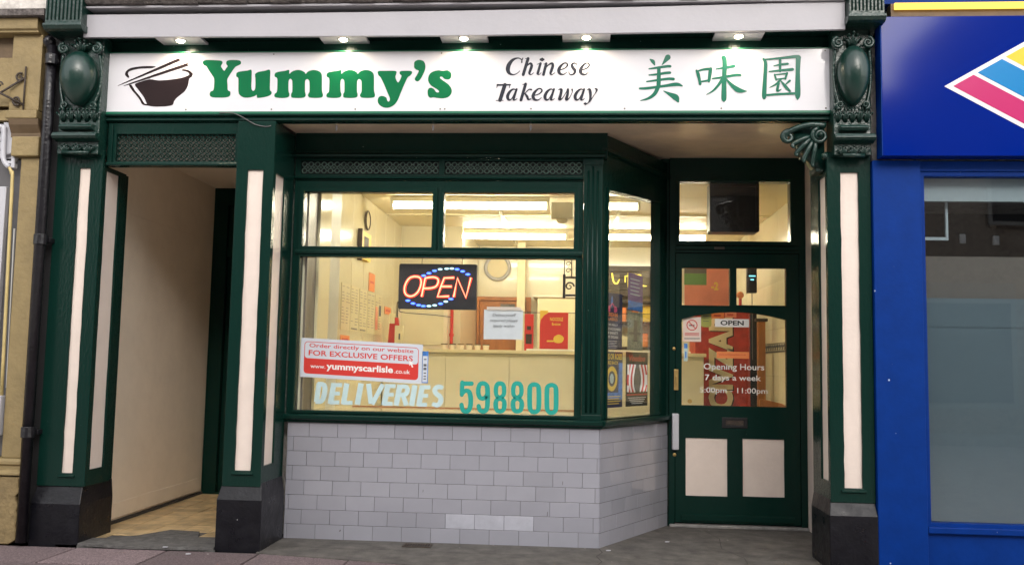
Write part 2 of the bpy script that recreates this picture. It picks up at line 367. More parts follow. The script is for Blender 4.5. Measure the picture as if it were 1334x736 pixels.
def text_tris(body, bold=0.0, shear=0.0, space=1.0):
    key = (body, bold, shear, space)
    if key in _tc: return _tc[key]
    cu = bpy.data.curves.new('text', 'FONT'); cu.body = body; cu.size = 1; cu.offset = bold; cu.shear = shear; cu.space_character = space
    cu.resolution_u = 3
    o = bpy.data.objects.new('text', cu); C.objects.link(o); bpy.context.view_layer.update()
    dg = bpy.context.evaluated_depsgraph_get(); me = bpy.data.meshes.new_from_object(o.evaluated_get(dg))
    vs = [(v.co.x, v.co.y) for v in me.vertices]; fs = [tuple(p.vertices) for p in me.polygons]
    bpy.data.objects.remove(o); bpy.data.curves.remove(cu); bpy.data.meshes.remove(me)
    out = []
    for f in fs:
        ar = sum(vs[f[i]][0]*vs[f[(i+1) % len(f)]][1]-vs[f[(i+1) % len(f)]][0]*vs[f[i]][1] for i in range(len(f)))
        out.append(f if ar > 0 else f[::-1])
    _tc[key] = (vs, out); return _tc[key]
def put_text(mb, body, x0, x1, z0, z1, y, bold=0, shear=0, space=1.0, tilt=0, turn=False):
    """text filling the box x0..x1, z0..z1 at depth y; tilt raises z along x; turn = reading upwards"""
    vs, fs = text_tris(body, bold, shear, space)
    if not vs: return mb
    a0 = min(v[0] for v in vs); a1 = max(v[0] for v in vs); b0 = min(v[1] for v in vs); b1 = max(v[1] for v in vs)
    if turn: P = [(x1-(v[1]-b0)/(b1-b0)*(x1-x0), y, z0+(v[0]-a0)/(a1-a0)*(z1-z0)) for v in vs]
    else: P = [(x0+(v[0]-a0)/(a1-a0)*(x1-x0), y, z0+(v[1]-b0)/(b1-b0)*(z1-z0)+tilt*(v[0]-a0)/(a1-a0)) for v in vs]
    return mb.add(P, fs)
def put_strokes(mb, strokes, y, step=.00012, sub=5, cap=True):
    """brush strokes: each a list of (x, z, width) in 0.1 mm, laid one over another a hair apart"""
    for i, st in enumerate(strokes):
        st = [(a/1e4, b/1e4, c/1e4) for a, b, c in st]
        P = smooth_path(st, sub=sub) if len(st) > 2 else st
        L = []; Rr = []; n = len(P)
        for k in range(n):
            a = P[max(k-1, 0)]; b = P[min(k+1, n-1)]; dx, dz = b[0]-a[0], b[1]-a[1]; l = math.hypot(dx, dz) or 1
            nx, nz = -dz/l, dx/l; w = max(P[k][2], .0004)/2
            L.append((P[k][0]+nx*w, P[k][1]+nz*w)); Rr.append((P[k][0]-nx*w, P[k][1]-nz*w))
        yy = y-step*i
        vs = [(p[0], yy, p[1]) for p in L]+[(p[0], yy, p[1]) for p in Rr]
        mb.add(vs, [(k, n+k, n+k+1, k+1) for k in range(n-1)])
        if cap:
            for e, s in ((0, -1), (n-1, 1)):
                w = P[e][2]/2
                if w > .002: mb.disc((P[e][0], yy-step*(.35 if s < 0 else .65), P[e][1]), w*.98, 10)
    return mb
def put_outline(mb, loop, y, sub=4):
    P = smooth_path([(a/1e4, b/1e4) for a, b in [q[:2] for q in loop]], True, sub)
    return mb.face(P, y)
ART = {
 'name': [[[-25597,32100],[-25483,32219],[-25255,32254],[-24702,32232],[-24332,32193],[-24217,32092],[-24247,31954],[-24314,31817],[-24234,31679],[-24069,31495],[-23958,31659],[-23855,31814],[-23954,31971],[-23944,32136],[-23783,32227],[-23417,32243],[-23048,32204],[-22933,32084],[-22963,31947],[-23124,31856],[-23320,31747],[-23560,31401],[-23747,31081],[-23828,30872],[-23792,30488],[-23758,30168],[-23608,30076],[-23564,29921],[-23620,29758],[-23844,29667],[-24301,29650],[-24760,29670],[-24966,29762],[-25002,29926],[-24945,30072],[-24766,30163],[-24727,30492],[-24749,30949],[-24880,31179],[-25176,31593],[-25326,31823],[-25514,31916]],[[-23229,31170],[-23192,31353],[-22967,31443],[-22467,31505],[-22195,31540],[-22154,31028],[-22143,30390],[-22087,30162],[-21985,30116],[-21898,30207],[-21874,30480],[-21894,30936],[-21920,31100],[-21909,31282],[-21687,31409],[-21280,31480],[-20918,31533],[-20883,30931],[-20861,30203],[-20764,30066],[-20731,29930],[-20843,29794],[-21201,29677],[-21699,29624],[-21753,29824],[-21931,29734],[-22292,29644],[-22657,29663],[-22939,29846],[-23025,30120],[-23046,30576],[-23083,30987],[-23197,31079]],[[-20585,31185],[-20518,31339],[-20249,31420],[-19888,31473],[-19600,31526],[-19571,31271],[-19387,31424],[-19074,31523],[-18801,31503],[-18542,31374],[-18448,31265],[-18300,31419],[-17987,31517],[-17669,31479],[-17420,31323],[-17337,31050],[-17305,30189],[-17260,29963],[-17217,29782],[-17302,29647],[-17643,29603],[-18094,29631],[-18244,29758],[-18213,29903],[-18147,30057],[-18170,30646],[-18213,30809],[-18343,30901],[-18457,30811],[-18476,30602],[-18454,30058],[-18413,29922],[-18406,29741],[-18546,29632],[-18906,29606],[-19314,29635],[-19391,29744],[-19388,29907],[-19322,30061],[-19346,30651],[-19391,30851],[-19502,30924],[-19589,30816],[-19605,30561],[-19576,30062],[-19515,29907],[-19526,29744],[-19676,29636],[-20082,29610],[-20447,29657],[-20542,29766],[-20503,29911],[-20390,30019],[-20365,30292],[-20392,30929],[-20552,31066]],[[-17026,31167],[-16960,31321],[-16692,31401],[-16334,31454],[-16048,31507],[-16021,31252],[-15837,31406],[-15526,31504],[-15256,31484],[-15000,31356],[-14907,31247],[-14760,31400],[-14449,31498],[-14134,31460],[-13888,31305],[-13807,31033],[-13779,30176],[-13736,29951],[-13695,29770],[-13780,29636],[-14118,29592],[-14565,29620],[-14713,29747],[-14682,29891],[-14615,30044],[-14635,30631],[-14676,30793],[-14805,30884],[-14918,30794],[-14938,30587],[-14920,30045],[-14879,29909],[-14873,29729],[-15013,29621],[-15370,29596],[-15774,29624],[-15850,29732],[-15847,29895],[-15780,30048],[-15801,30636],[-15844,30835],[-15955,30908],[-16041,30800],[-16058,30546],[-16032,30049],[-15972,29895],[-15984,29733],[-16133,29625],[-16536,29599],[-16897,29645],[-16991,29754],[-16952,29899],[-16839,30007],[-16813,30278],[-16836,30912],[-16995,31049]],[[-13566,31303],[-13507,31420],[-13105,31436],[-12480,31433],[-12300,31369],[-12313,31206],[-12361,31026],[-12301,30819],[-12171,30638],[-12043,30817],[-11953,31087],[-12064,31205],[-12085,31341],[-11990,31412],[-11678,31429],[-11322,31409],[-11247,31291],[-11358,31112],[-11532,30977],[-11699,30618],[-11947,29989],[-12153,29451],[-12366,29138],[-12672,28959],[-12982,28933],[-13297,29050],[-13483,29275],[-13491,29545],[-13363,29706],[-13158,29724],[-12941,29615],[-12864,29435],[-12773,29345],[-12687,29453],[-12710,29632],[-12882,29993],[-13122,30534],[-13359,30986],[-13497,31122]],[[-11128,31787],[-11117,32012],[-10943,32147],[-10721,32163],[-10496,32072],[-10374,31827],[-10383,31512],[-10515,31152],[-10684,30838],[-10858,30704],[-11020,30777],[-11042,30930],[-10915,31154],[-10807,31424],[-10969,31497],[-11106,31624]],[[-8613,31188],[-8634,30963],[-8781,30829],[-9047,30858],[-9227,31011],[-9342,31012],[-9358,30922],[-9177,30768],[-8817,30516],[-8589,30201],[-8581,29888],[-8795,29638],[-9146,29550],[-9500,29577],[-9766,29623],[-9959,29588],[-10122,29714],[-10175,30028],[-10092,30234],[-9916,30269],[-9736,30161],[-9598,29981],[-9439,29962],[-9424,30052],[-9604,30205],[-9964,30431],[-10150,30746],[-10115,31105],[-9900,31347],[-9504,31453],[-9193,31415],[-8885,31450],[-8705,31341]]],
 'bowl': [[[-30255,30588],[-29802,30789],[-29234,30933],[-28600,30857],[-27769,30908],[-27036,31024],[-26628,31160],[-26422,31287],[-26257,31305],[-26320,31085],[-26479,30957],[-26548,30499],[-26757,30088],[-27242,29678],[-27458,29404],[-27520,29176],[-27856,29076],[-28408,29041],[-28871,29051],[-29291,29116],[-29334,29226],[-29573,29685],[-29973,30191]],[[-30661,30516],[-30495,30543],[-30231,30165],[-29835,29732],[-29612,29392],[-29511,29254],[-29343,29217],[-29309,29107],[-29666,29209],[-29819,29457],[-30070,29778],[-30416,30147]],[[-30710,31041],[-30863,31116],[-30985,31292],[-30888,31550],[-30508,31751],[-29769,31848],[-28885,31834],[-29065,31724],[-29389,31699],[-30084,31666],[-30662,31512],[-30791,31328],[-30697,31143]],[[-27092,31566],[-26883,31630],[-26509,31536],[-26298,31369],[-26237,31268],[-26352,31177],[-26493,31232],[-26518,31343],[-26689,31454],[-26989,31529]],[[-31098,30674],[-27429,32332],[-27310,32369],[-27205,32303],[-27227,32193],[-30985,30656]],[[-30650,30654],[-26765,32024],[-26644,32005],[-26620,31904],[-26690,31831],[-30554,30598]]],
 'words': [[[-3929,31910,35],[-3978,32129,72],[-4213,32249,86],[-4547,32132,180],[-4787,31836,267],[-4872,31505,282],[-4776,31240,195],[-4528,31127,93],[-4272,31205,57],[-4081,31382,43]],[[-3890,32254,57],[-3951,32095,72],[-4000,31897,35]],[[-3547,32212,202],[-3851,31123,202]],[[-3721,32200,43],[-3502,32225,50]],[[-3773,31499,50],[-3571,31762,86],[-3380,31880,151],[-3300,31728,187],[-3373,31464,187],[-3446,31220,151],[-3335,31127,71],[-3144,31265,35]],[[-2720,32141,151],[-2610,32140,252],[-2533,32139,151]],[[-2722,31876,172],[-2898,31198,172]],[[-2960,31812,35],[-2703,31889,79]],[[-2898,31178,151],[-2800,31125,64],[-2661,31262,35]],[[-2349,31861,179],[-2517,31117,186]],[[-2528,31822,35],[-2336,31874,71]],[[-2439,31459,50],[-2218,31754,86],[-1976,31872,150],[-1909,31720,186],[-1989,31423,186],[-2056,31200,150],[-1952,31120,71],[-1761,31258,35]],[[-1392,31447,71],[-1111,31550,78],[-947,31734,107],[-1000,31873,93],[-1180,31880,100],[-1414,31658,179],[-1519,31388,222],[-1420,31170,164],[-1182,31136,85],[-979,31286,42]],[[-325,31664,42],[-359,31836,64],[-520,31889,107],[-659,31778,150],[-593,31580,193],[-449,31382,193],[-511,31185,135],[-702,31107,78],[-818,31167,64],[-852,31338,42]],[[30,31439,71],[310,31542,78],[474,31726,107],[421,31864,92],[242,31872,99],[8,31649,178],[-97,31380,221],[1,31163,164],[238,31129,85],[440,31279,42]],[[-5550,30438,115],[-4697,30448,115]],[[-5512,30478,79],[-5598,30240,35]],[[-4710,30474,72],[-4757,30211,35]],[[-5046,30449,253],[-5349,29416,252]],[[-5607,29397,50],[-5141,29396,50]],[[-4316,30117,64],[-4510,30144,108],[-4733,29954,180],[-4856,29658,209],[-4768,29441,151],[-4595,29493,71],[-4427,29821,50]],[[-4265,30150,136],[-4447,29525,165],[-4381,29420,79],[-4209,29524,35]],[[-3679,30496,194],[-3969,29412,194]],[[-3871,30457,43],[-3627,30509,50]],[[-3795,29786,50],[-3605,29983,64],[-3447,30127,79],[-3299,30113,122]],[[-3699,29838,93],[-3568,29654,165],[-3481,29457,136],[-3289,29509,42]],[[-3048,29731,71],[-2767,29835,78],[-2603,30018,107],[-2657,30157,93],[-2837,30164,100],[-3071,29941,179],[-3176,29672,222],[-3076,29455,165],[-2838,29422,85],[-2635,29572,42]],[[-1860,30108,64],[-2053,30135,107],[-2275,29945,179],[-2398,29650,208],[-2312,29434,150],[-2140,29485,71],[-1971,29813,49]],[[-1810,30140,136],[-1993,29518,164],[-1927,29413,78],[-1756,29517,35]],[[-1521,30106,42],[-1329,30119,164],[-1369,29778,186],[-1441,29464,193],[-1269,29516,71],[-1025,29908,49],[-926,30117,92]],[[-900,30117,164],[-921,29776,178],[-994,29462,192],[-828,29514,71],[-623,29906,49],[-625,30116,121]],[[109,30100,64],[-83,30127,106],[-304,29938,178],[-428,29644,207],[-342,29428,149],[-171,29480,71],[-2,29806,49]],[[160,30133,135],[-24,29512,163],[41,29407,78],[211,29511,35]],[[364,30086,42],[511,30112,163],[571,29837,185],[562,29477,149],[425,29217,71],[248,29132,92]],[[183,29172,106],[260,29158,192],[324,29145,92]],[[873,30163,78],[988,30097,135],[914,29901,63],[751,29640,49],[532,29282,56]]],
 'hanzi': [[[4430,32101,89],[4609,31961,246],[4718,31730,89]],[[5572,32242,379],[5368,31957,201],[5190,31727,45]],[[4362,31473,89],[4879,31544,156],[5502,31633,178],[5725,31631,178]],[[4364,31058,89],[4881,31101,156],[5415,31191,178],[5708,31208,178]],[[4214,30625,89],[4883,30714,156],[5594,30803,178],[5932,30783,200]],[[4995,31543,223],[4989,30714,267],[4973,30346,267]],[[3771,30167,134],[4261,30183,178],[5329,30326,178],[6128,30433,244],[6501,30321,89]],[[4991,30392,267],[4753,29841,245],[4354,29521,178],[3820,29358,45]],[[5312,29996,56],[5686,29792,222],[6086,29562,399],[6237,29305,155]],[[7421,31346,133],[7528,31070,221],[7652,30445,177]],[[7439,31291,89],[7899,31417,155],[8342,31451,177]],[[8324,31451,221],[8271,31066,221],[8208,30626,177]],[[7634,30592,111],[8253,30699,132]],[[8677,31449,66],[9225,31520,154],[9824,31636,198]],[[8429,30808,88],[9135,30897,154],[9928,31039,176],[10236,31019,132]],[[9156,32200,287],[9226,31887,287],[9188,30695,286],[9167,29507,330],[9167,29288,88]],[[9091,30805,198],[8782,30330,176],[8428,29966,110],[8058,29748,44]],[[9294,30804,88],[9662,30373,220],[10101,30033,329],[10627,29958,44]],[[11690,32074,154],[11820,31780,219],[11769,30683,241],[11719,29635,284],[11762,29462,87]],[[11690,32037,110],[12654,32122,142],[13792,32225,218],[14000,32150,153]],[[13896,32178,327],[13851,31129,283],[13839,29765,348],[13818,29420,109]],[[11807,29699,142],[12811,29768,153],[13813,29810,163]],[[12344,31621,66],[12739,31701,131],[13220,31753,153]],[[12741,32030,175],[12736,31272,153]],[[12053,31248,88],[12736,31317,142],[13522,31386,196]],[[12384,31045,109],[12487,30698,131]],[[12402,31027,77],[13171,31114,109]],[[13171,31132,153],[13063,30750,120]],[[12487,30734,76],[13081,30805,98]],[[12775,30724,131],[12467,30406,131],[12073,30198,44]],[[12642,30479,153],[12551,29969,164],[12831,30095,33]],[[12800,30605,76],[13077,30240,196],[13353,29948,131]],[[13341,30630,153],[12990,30313,44]]],
 'digits': [[[-7343,10787,305],[-7988,10774,305]],[[-7990,10845,305],[-8006,9995,289]],[[-7986,10066,273],[-7761,10283,289],[-7509,10217,321],[-7394,9866,337],[-7382,9337,336],[-7481,8983,320],[-7693,8872,304],[-7910,8973,304],[-8011,9324,305]],[[-6254,10067,288],[-6357,9888,288],[-6534,9779,304],[-6749,9845,304],[-6856,10125,320],[-6863,10443,320],[-6769,10728,304],[-6556,10824,304],[-6340,10736,304],[-6234,10456,336],[-6211,9363,335],[-6303,9009,319],[-6515,8898,303],[-6731,8999,304],[-6822,9265,304]],[[-5358,9839,303],[-5596,10010,287],[-5648,10432,304],[-5569,10752,304],[-5378,10840,303],[-5169,10760,303],[-5078,10444,303],[-5113,10055,287],[-5358,9839,303],[-5604,9657,303],[-5639,9305,335],[-5548,9011,303],[-5340,8924,303],[-5121,9021,303],[-5042,9318,334],[-5091,9654,303],[-5358,9839,303]],[[-4163,9864,302],[-4401,10035,287],[-4451,10457,303],[-4372,10776,303],[-4181,10864,303],[-3974,10784,302],[-3883,10468,302],[-3919,10080,286],[-4163,9864,302],[-4409,9683,302],[-4445,9331,334],[-4354,9038,302],[-4147,8951,302],[-3929,9047,302],[-3849,9344,334],[-3897,9680,302],[-4163,9864,302]],[[-3008,10824,302],[-3234,10728,302],[-3314,10445,334],[-3296,9356,333],[-3191,9021,301],[-2977,8928,301],[-2753,9031,301],[-2673,9369,333],[-2691,10458,333],[-2780,10737,302],[-3008,10824,302]],[[-1825,10806,301],[-2050,10710,301],[-2131,10427,333],[-2114,9339,332],[-2011,9005,300],[-1797,8912,300],[-1573,9015,300],[-1493,9353,332],[-1509,10440,332],[-1598,10719,301],[-1825,10806,301]]],
 'deliver': [[[-18068,10588,359],[-18206,9289,358]],[[-18172,10538,294],[-17788,10514,326],[-17631,10254,358],[-17707,9657,358],[-17883,9351,326],[-18288,9311,293]],[[-17010,10625,374],[-17225,9191,374]],[[-17110,10488,277],[-16419,10502,276]],[[-17130,9907,260],[-16561,9919,260]],[[-17270,9285,276],[-16579,9300,276]],[[-16099,10627,374],[-16291,9172,373]],[[-16335,9274,276],[-15646,9288,275]],[[-15085,10648,389],[-15302,9169,388]],[[-14558,10634,356],[-14350,9253,323]],[[-13546,10615,323],[-14268,9215,323]],[[-13183,10622,371],[-13420,9179,370]],[[-13300,10493,274],[-12655,10506,274]],[[-13322,9907,258],[-12758,9919,258]],[[-13463,9272,274],[-12819,9286,274]],[[-12335,10600,370],[-12574,9173,370]],[[-12332,10481,274],[-11929,10474,306],[-11802,10255,321],[-11915,9976,305],[-12354,9888,273]],[[-12113,9893,289],[-11851,9189,353]],[[-11290,10597,369],[-11490,9173,369]],[[-10767,10592,369],[-10984,9169,368]],[[-10884,10463,273],[-10203,10477,272]],[[-10908,9879,256],[-10347,9891,256]],[[-11051,9262,272],[-10411,9275,272]],[[-9321,10424,272],[-9603,10521,320],[-9864,10374,336],[-9833,10098,336],[-9506,9830,336],[-9458,9516,335],[-9675,9260,319],[-10053,9346,272]]],
 'neon': [[[-11694,18232,61],[-12027,18115,61],[-12285,17724,61],[-12373,17289,61],[-12262,16957,60],[-11990,16827,60],[-11656,16898,60],[-11363,17202,60],[-11194,17671,60],[-11218,18038,60],[-11390,18202,60],[-11694,18232,61]],[[-10899,18155,60],[-11130,16805,60]],[[-10898,18128,60],[-10350,18201,60],[-10012,18085,60],[-9971,17819,60],[-10131,17537,60],[-10530,17412,60],[-10999,17393,60]],[[-8843,18179,60],[-9545,18144,60],[-9764,17555,60],[-9992,16820,60],[-9178,16858,60]],[[-9764,17542,60],[-8995,17551,60]],[[-8843,16802,60],[-8609,18155,60],[-7977,16780,60],[-7643,18193,60]]],
 'led': [[-11037,18300,7],[-10659,18478,7],[-10261,18656,7],[-9862,18768,7],[-9394,18813,7],[-9027,18830,7],[-8644,18781,7],[-8253,18638,7],[-7881,18429,7],[-12115,16513,7],[-11740,16318,7],[-11335,16204,7],[-10998,16142,7],[-10597,16148,7],[-10184,16207,7],[-9766,16325,7],[-9402,16483,7],[-9040,16667,7]],
}
# ================================================================ large structure
YW = .47                      # face of the window wall
# ground -------------------------------------------------------
g = MB().add([(-60, -60, -.14), (60, -60, -.14), (60, 40, -.14), (-60, 40, -.14)], [(0, 1, 2, 3)]); struct('ground', g, 'joint')
struct('road', MB().box(-40, 40, -11.5, -3.2, -.13, -.125), 'bouncepave')
struct('kerb', MB().box(-40, 40, -3.2, -3.05, -.12, -.01), 'bouncepave')
struct('opposite_pavement', MB().box(-40, 40, -13, -11.5, -.12, -.01), 'bouncepave')
pv = setting('pavement')
obj('bedding', MB().box(-40, 40, -3.05, .0, -.12, -.018), 'joint', pv)
def slab_mesh(w, d, key, cache={}):
    if key in cache: return cache[key]
    m = MB().box(-w/2, w/2, -d/2, d/2, -.05, 0); me = bpy.data.meshes.new('paving_slab'); me.from_pydata(m.v, [], m.f); me.materials.append(M['slab']); cache[key] = me
    return me
def copy_part(name, me, parent, loc, bevel=0, rot=None):
    o = bpy.data.objects.new(name, me); C.objects.link(o); o.parent = parent; o.location = Vector(loc)-world_loc(parent)
    if rot: o.rotation_euler = rot
    if bevel:
        b = o.modifiers.new('bevel', 'BEVEL'); b.width = bevel; b.segments = 2
    return o
rows = [(-.235, .45), (-.69, .45), (-1.145, .45)]
for r, (yc, d) in enumerate(rows):
    x = -5.0+.27*r
    while x < 3.6:
        w = .6
        copy_part('paving_slab', slab_mesh(w-.013, d-.013, 'a'), pv, (x+w/2, yc-.012, -.004+random.uniform(-.0025, .0025)), .004, (random.uniform(-.003, .003), random.uniform(-.003, .003), 0))
        x += w
obj('outer_paving', MB().box(-40, 40, -3.04, -1.39, -.05, -.006), 'bouncepave', pv)
obj('outer_paving', MB().box(-40, -5.02, -1.385, -.01, -.05, -.006), 'bouncepave', pv)
obj('outer_paving', MB().box(3.9, 40, -1.385, -.01, -.05, -.006), 'bouncepave', pv)
# concrete apron in front of the window and in the doorway
ap = MB().prism_z([(-2.02, .6), (-2.02, -.03), (-1.6, -.09), (-.95, -.22), (0, -.235), (1.2, -.24), (1.86, -.24), (1.86, 1.6), (-.5, 1.6)], -.05, .002)
struct('concrete_apron', ap, 'apron')
ck = MB()
def crack(pts, w):
    for a, b in zip(pts, pts[1:]):
        dx, dy = b[0]-a[0], b[1]-a[1]; l = math.hypot(dx, dy); nx, ny = -dy/l*w/2, dx/l*w/2
        ck.add([(a[0]+nx, a[1]+ny, .0035), (a[0]-nx, a[1]-ny, .0035), (b[0]-nx, b[1]-ny, .0035), (b[0]+nx, b[1]+ny, .0035)], [(0, 1, 2, 3)])
crack([(.15, .46), (.17, .33), (.13, .2), (.16, .05), (.12, -.1), (.14, -.23)], .006)
crack([(.72, 1.36), (1.1, 1.345), (1.45, 1.36), (1.74, 1.35)], .008)
crack([(.95, 1.3), (1.02, .95), (.98, .6), (1.08, .3), (1.05, -.2)], .004)
crack([(-1.9, .2), (-1.5, .17), (-1.2, .2), (-.7, .16), (-.2, .19)], .004)
struct('apron_cracks', ck, 'joint')
# passage floor: ochre tiles with a dark worn patch at the threshold
hf = setting('passage_floor')
obj('bedding', MB().prism_z([(-3.36, .0), (-2.28, .0), (-2.28, 2.35), (-3.36, 2.35)], -.03, .004), 'patch', hf)
tm = None; tw = .2
for j in range(12):
    for i in range(6):
        x = -3.36+i*tw+(.5*tw if False else 0); y = .16+j*.19
        if x+tw > -2.2: continue
        if (j == 0 and i in (2, 3, 1)) or (j == 1 and i in (3,)) or (j == 0 and i == 0): 
            if not (j == 0 and i == 0): continue
        copy_part('floor_tile', (tm := tm or (lambda m: (lambda me: (me.from_pydata(m.v, [], m.f), me.materials.append(M['halltile']), me)[2])(bpy.data.meshes.new('floor_tile')))(MB().box(-tw/2+.002, tw/2-.002, -.093, .093, -.01, 0))), hf, (x+tw/2, y+.095, .0125+random.uniform(-.001, .001)), .0015)
struct('threshold_patch', MB().prism_z([(-3.35, .02), (-2.9, -.04), (-2.5, -.02), (-2.31, .0), (-2.31, .2), (-2.42, .34), (-2.55, .33), (-2.62, .52), (-2.84, .55), (-2.96, .33), (-3.1, .21), (-3.32, .17)], .0, .0165), 'patch')

for i, (x, y, l) in enumerate(((-2.62, -.05, 'scrap of pale litter on the dark threshold of the side passage'), (-2.42, -.16, 'scrap of pale litter on the pink paving before the middle pilaster'), (.62, .75, 'scrap of pale litter on the concrete in front of the shop door'), (.20, .38, 'scrap of pale litter at the front corner of the tiled wall'))):
    z0 = .018 if i == 0 else .004
    tag(obj('litter', MB().prism_z([(x, y), (x+.022, y+.004), (x+.028, y+.014), (x+.010, y+.018), (x-.004, y+.010)], z0, z0+.005), 'whiteplastic'), l, 'litter')
# passage walls, ceiling
struct('passage_left_wall', MB().box(-3.5, -3.36, .42, 2.5, 0, 2.9), 'hallwall')
obj_l = thing('passage_boarding', 'cream painted board covering the left wall of the open side passage', 'wall board', (-3.36, 1.4, .02))
obj('board', MB().box(-3.36, -3.352, .60, 2.24, .05, 2.28), 'hallwall', obj_l, bevel=.003)
obj('edge_strip', MB().box(-3.36, -3.345, .55, .60, .05, 2.28), 'hallwall', obj_l, bevel=.003)
obj('floor_gap', MB().box(-3.3595, -3.340, .5, 2.27, .012, .034), 'joint', obj_l)
obj('lower_scuff_board', MB().box(-3.352, -3.348, .62, 2.22, .05, .16), 'hallwall', obj_l)
struct('passage_right_wall', MB().box(-2.28, -2.2, .47, 2.5, 0, 2.9), 'hallwall')
struct('passage_ceiling', MB().box(-3.5, -2.2, .14, 2.5, 2.78, 2.9), 'hallwall')
struct('passage_back_wall', MB().box(-3.5, -2.2, 2.42, 2.55, 0, 2.9), 'dark')
t = thing('passage_door', 'dark green inner door with glazed top light at the end of the side passage', 'door', (-2.8, 2.31, 0))
obj('frame', MB().plate(rect(-3.36, -2.3, 0, 2.78), [rect(-3.23, -2.4, .03, 2.62)], 2.28, 2.4), 'green', t, bevel=.004)
obj('transom_rail', MB().box(-3.23, -2.4, 2.30, 2.38, 2.14, 2.23), 'green', t, bevel=.003)
obj('door_leaf', MB().plate(rect(-3.228, -2.402, .03, 2.139), [], 2.33, 2.37), 'green', t, bevel=.003)
obj('panel_moulding', MB().plate(rect(-3.15, -2.5, .25, 1.0), [rect(-3.11, -2.54, .29, .96)], 2.32, 2.33).plate(rect(-3.15, -2.5, 1.1, 2.05), [rect(-3.11, -2.54, 1.14, 2.01)], 2.32, 2.33), 'green', t, bevel=.002)
obj('glazing_bar', MB().plate(rect(-3.229, -2.401, 2.231, 2.619), [rect(-3.17, -2.46, 2.27, 2.58)], 2.32, 2.37), 'green', t, bevel=.003)
obj('pane', MB().box(-3.17, -2.46, 2.34, 2.345, 2.27, 2.58), 'brownshade', t)

# porch ceiling over window and door, and reveal wall beside the door
struct('porch_ceiling', MB().prism_x([(.11, 2.812), (1.5, 2.876), (1.5, 2.93), (.11, 2.93)], -2.03, 1.84), 'soffit')
struct('porch_side_wall', MB().box(1.757, 1.86, .47, 1.5, 0, 2.87), 'cream')
for i, px in enumerate((-1.665, -1.0, -.34)):
    h_ = MB().tube([(px, .2, 2.83), (px+.002, .2, 2.80), (px, .2, 2.775)], [.005, .009, .003], 8)
    tag(obj('ceiling_hook', h_, 'whiteplastic', smooth=True), ['small white hook under the porch ceiling, above the left half of the window', 'small white hook under the porch ceiling, middle one of three', 'small white hook under the porch ceiling, nearest the doorway'][i], 'hook', 'white hooks under the porch ceiling')

# wall above the shop: weathered ledge and mass of the building
lg_ = MB(); x = -3.3; random.seed(11)
while x < 1.63:
    w = min(random.uniform(.05, .16), 1.63-x); a = random.uniform(-.012, .016); b = random.uniform(-.012, .012)
    lg_.prism_x([(-.14+a, 3.548+b*.4), (.1, 3.54), (.1, 3.75), (-.2+a, 3.75), (-.19+a, 3.60+b)], x, x+w-.0005); x += w
struct('ledge_above', lg_, 'ledge')
struct('building_mass', MB().box(-3.6, 1.9, .12, .4, 3.36, 7.5).box(-3.6, 1.9, .4, 6.6, 2.96, 7.5).box(1.9, 8, 2.6, 6.6, -.1, 7.5).box(1.9, 8, .12, 2.6, 2.62, 7.5).box(1.862, 1.898, .12, 6.6, -.1, 7.5).box(6, 8, .13, 2.6, -.1, 2.62).box(-9, -3.6, .3, 6.6, 0, 7.5).box(-2.18, -1.97, .62, 5.8, 0, 2.96), 'render_white')
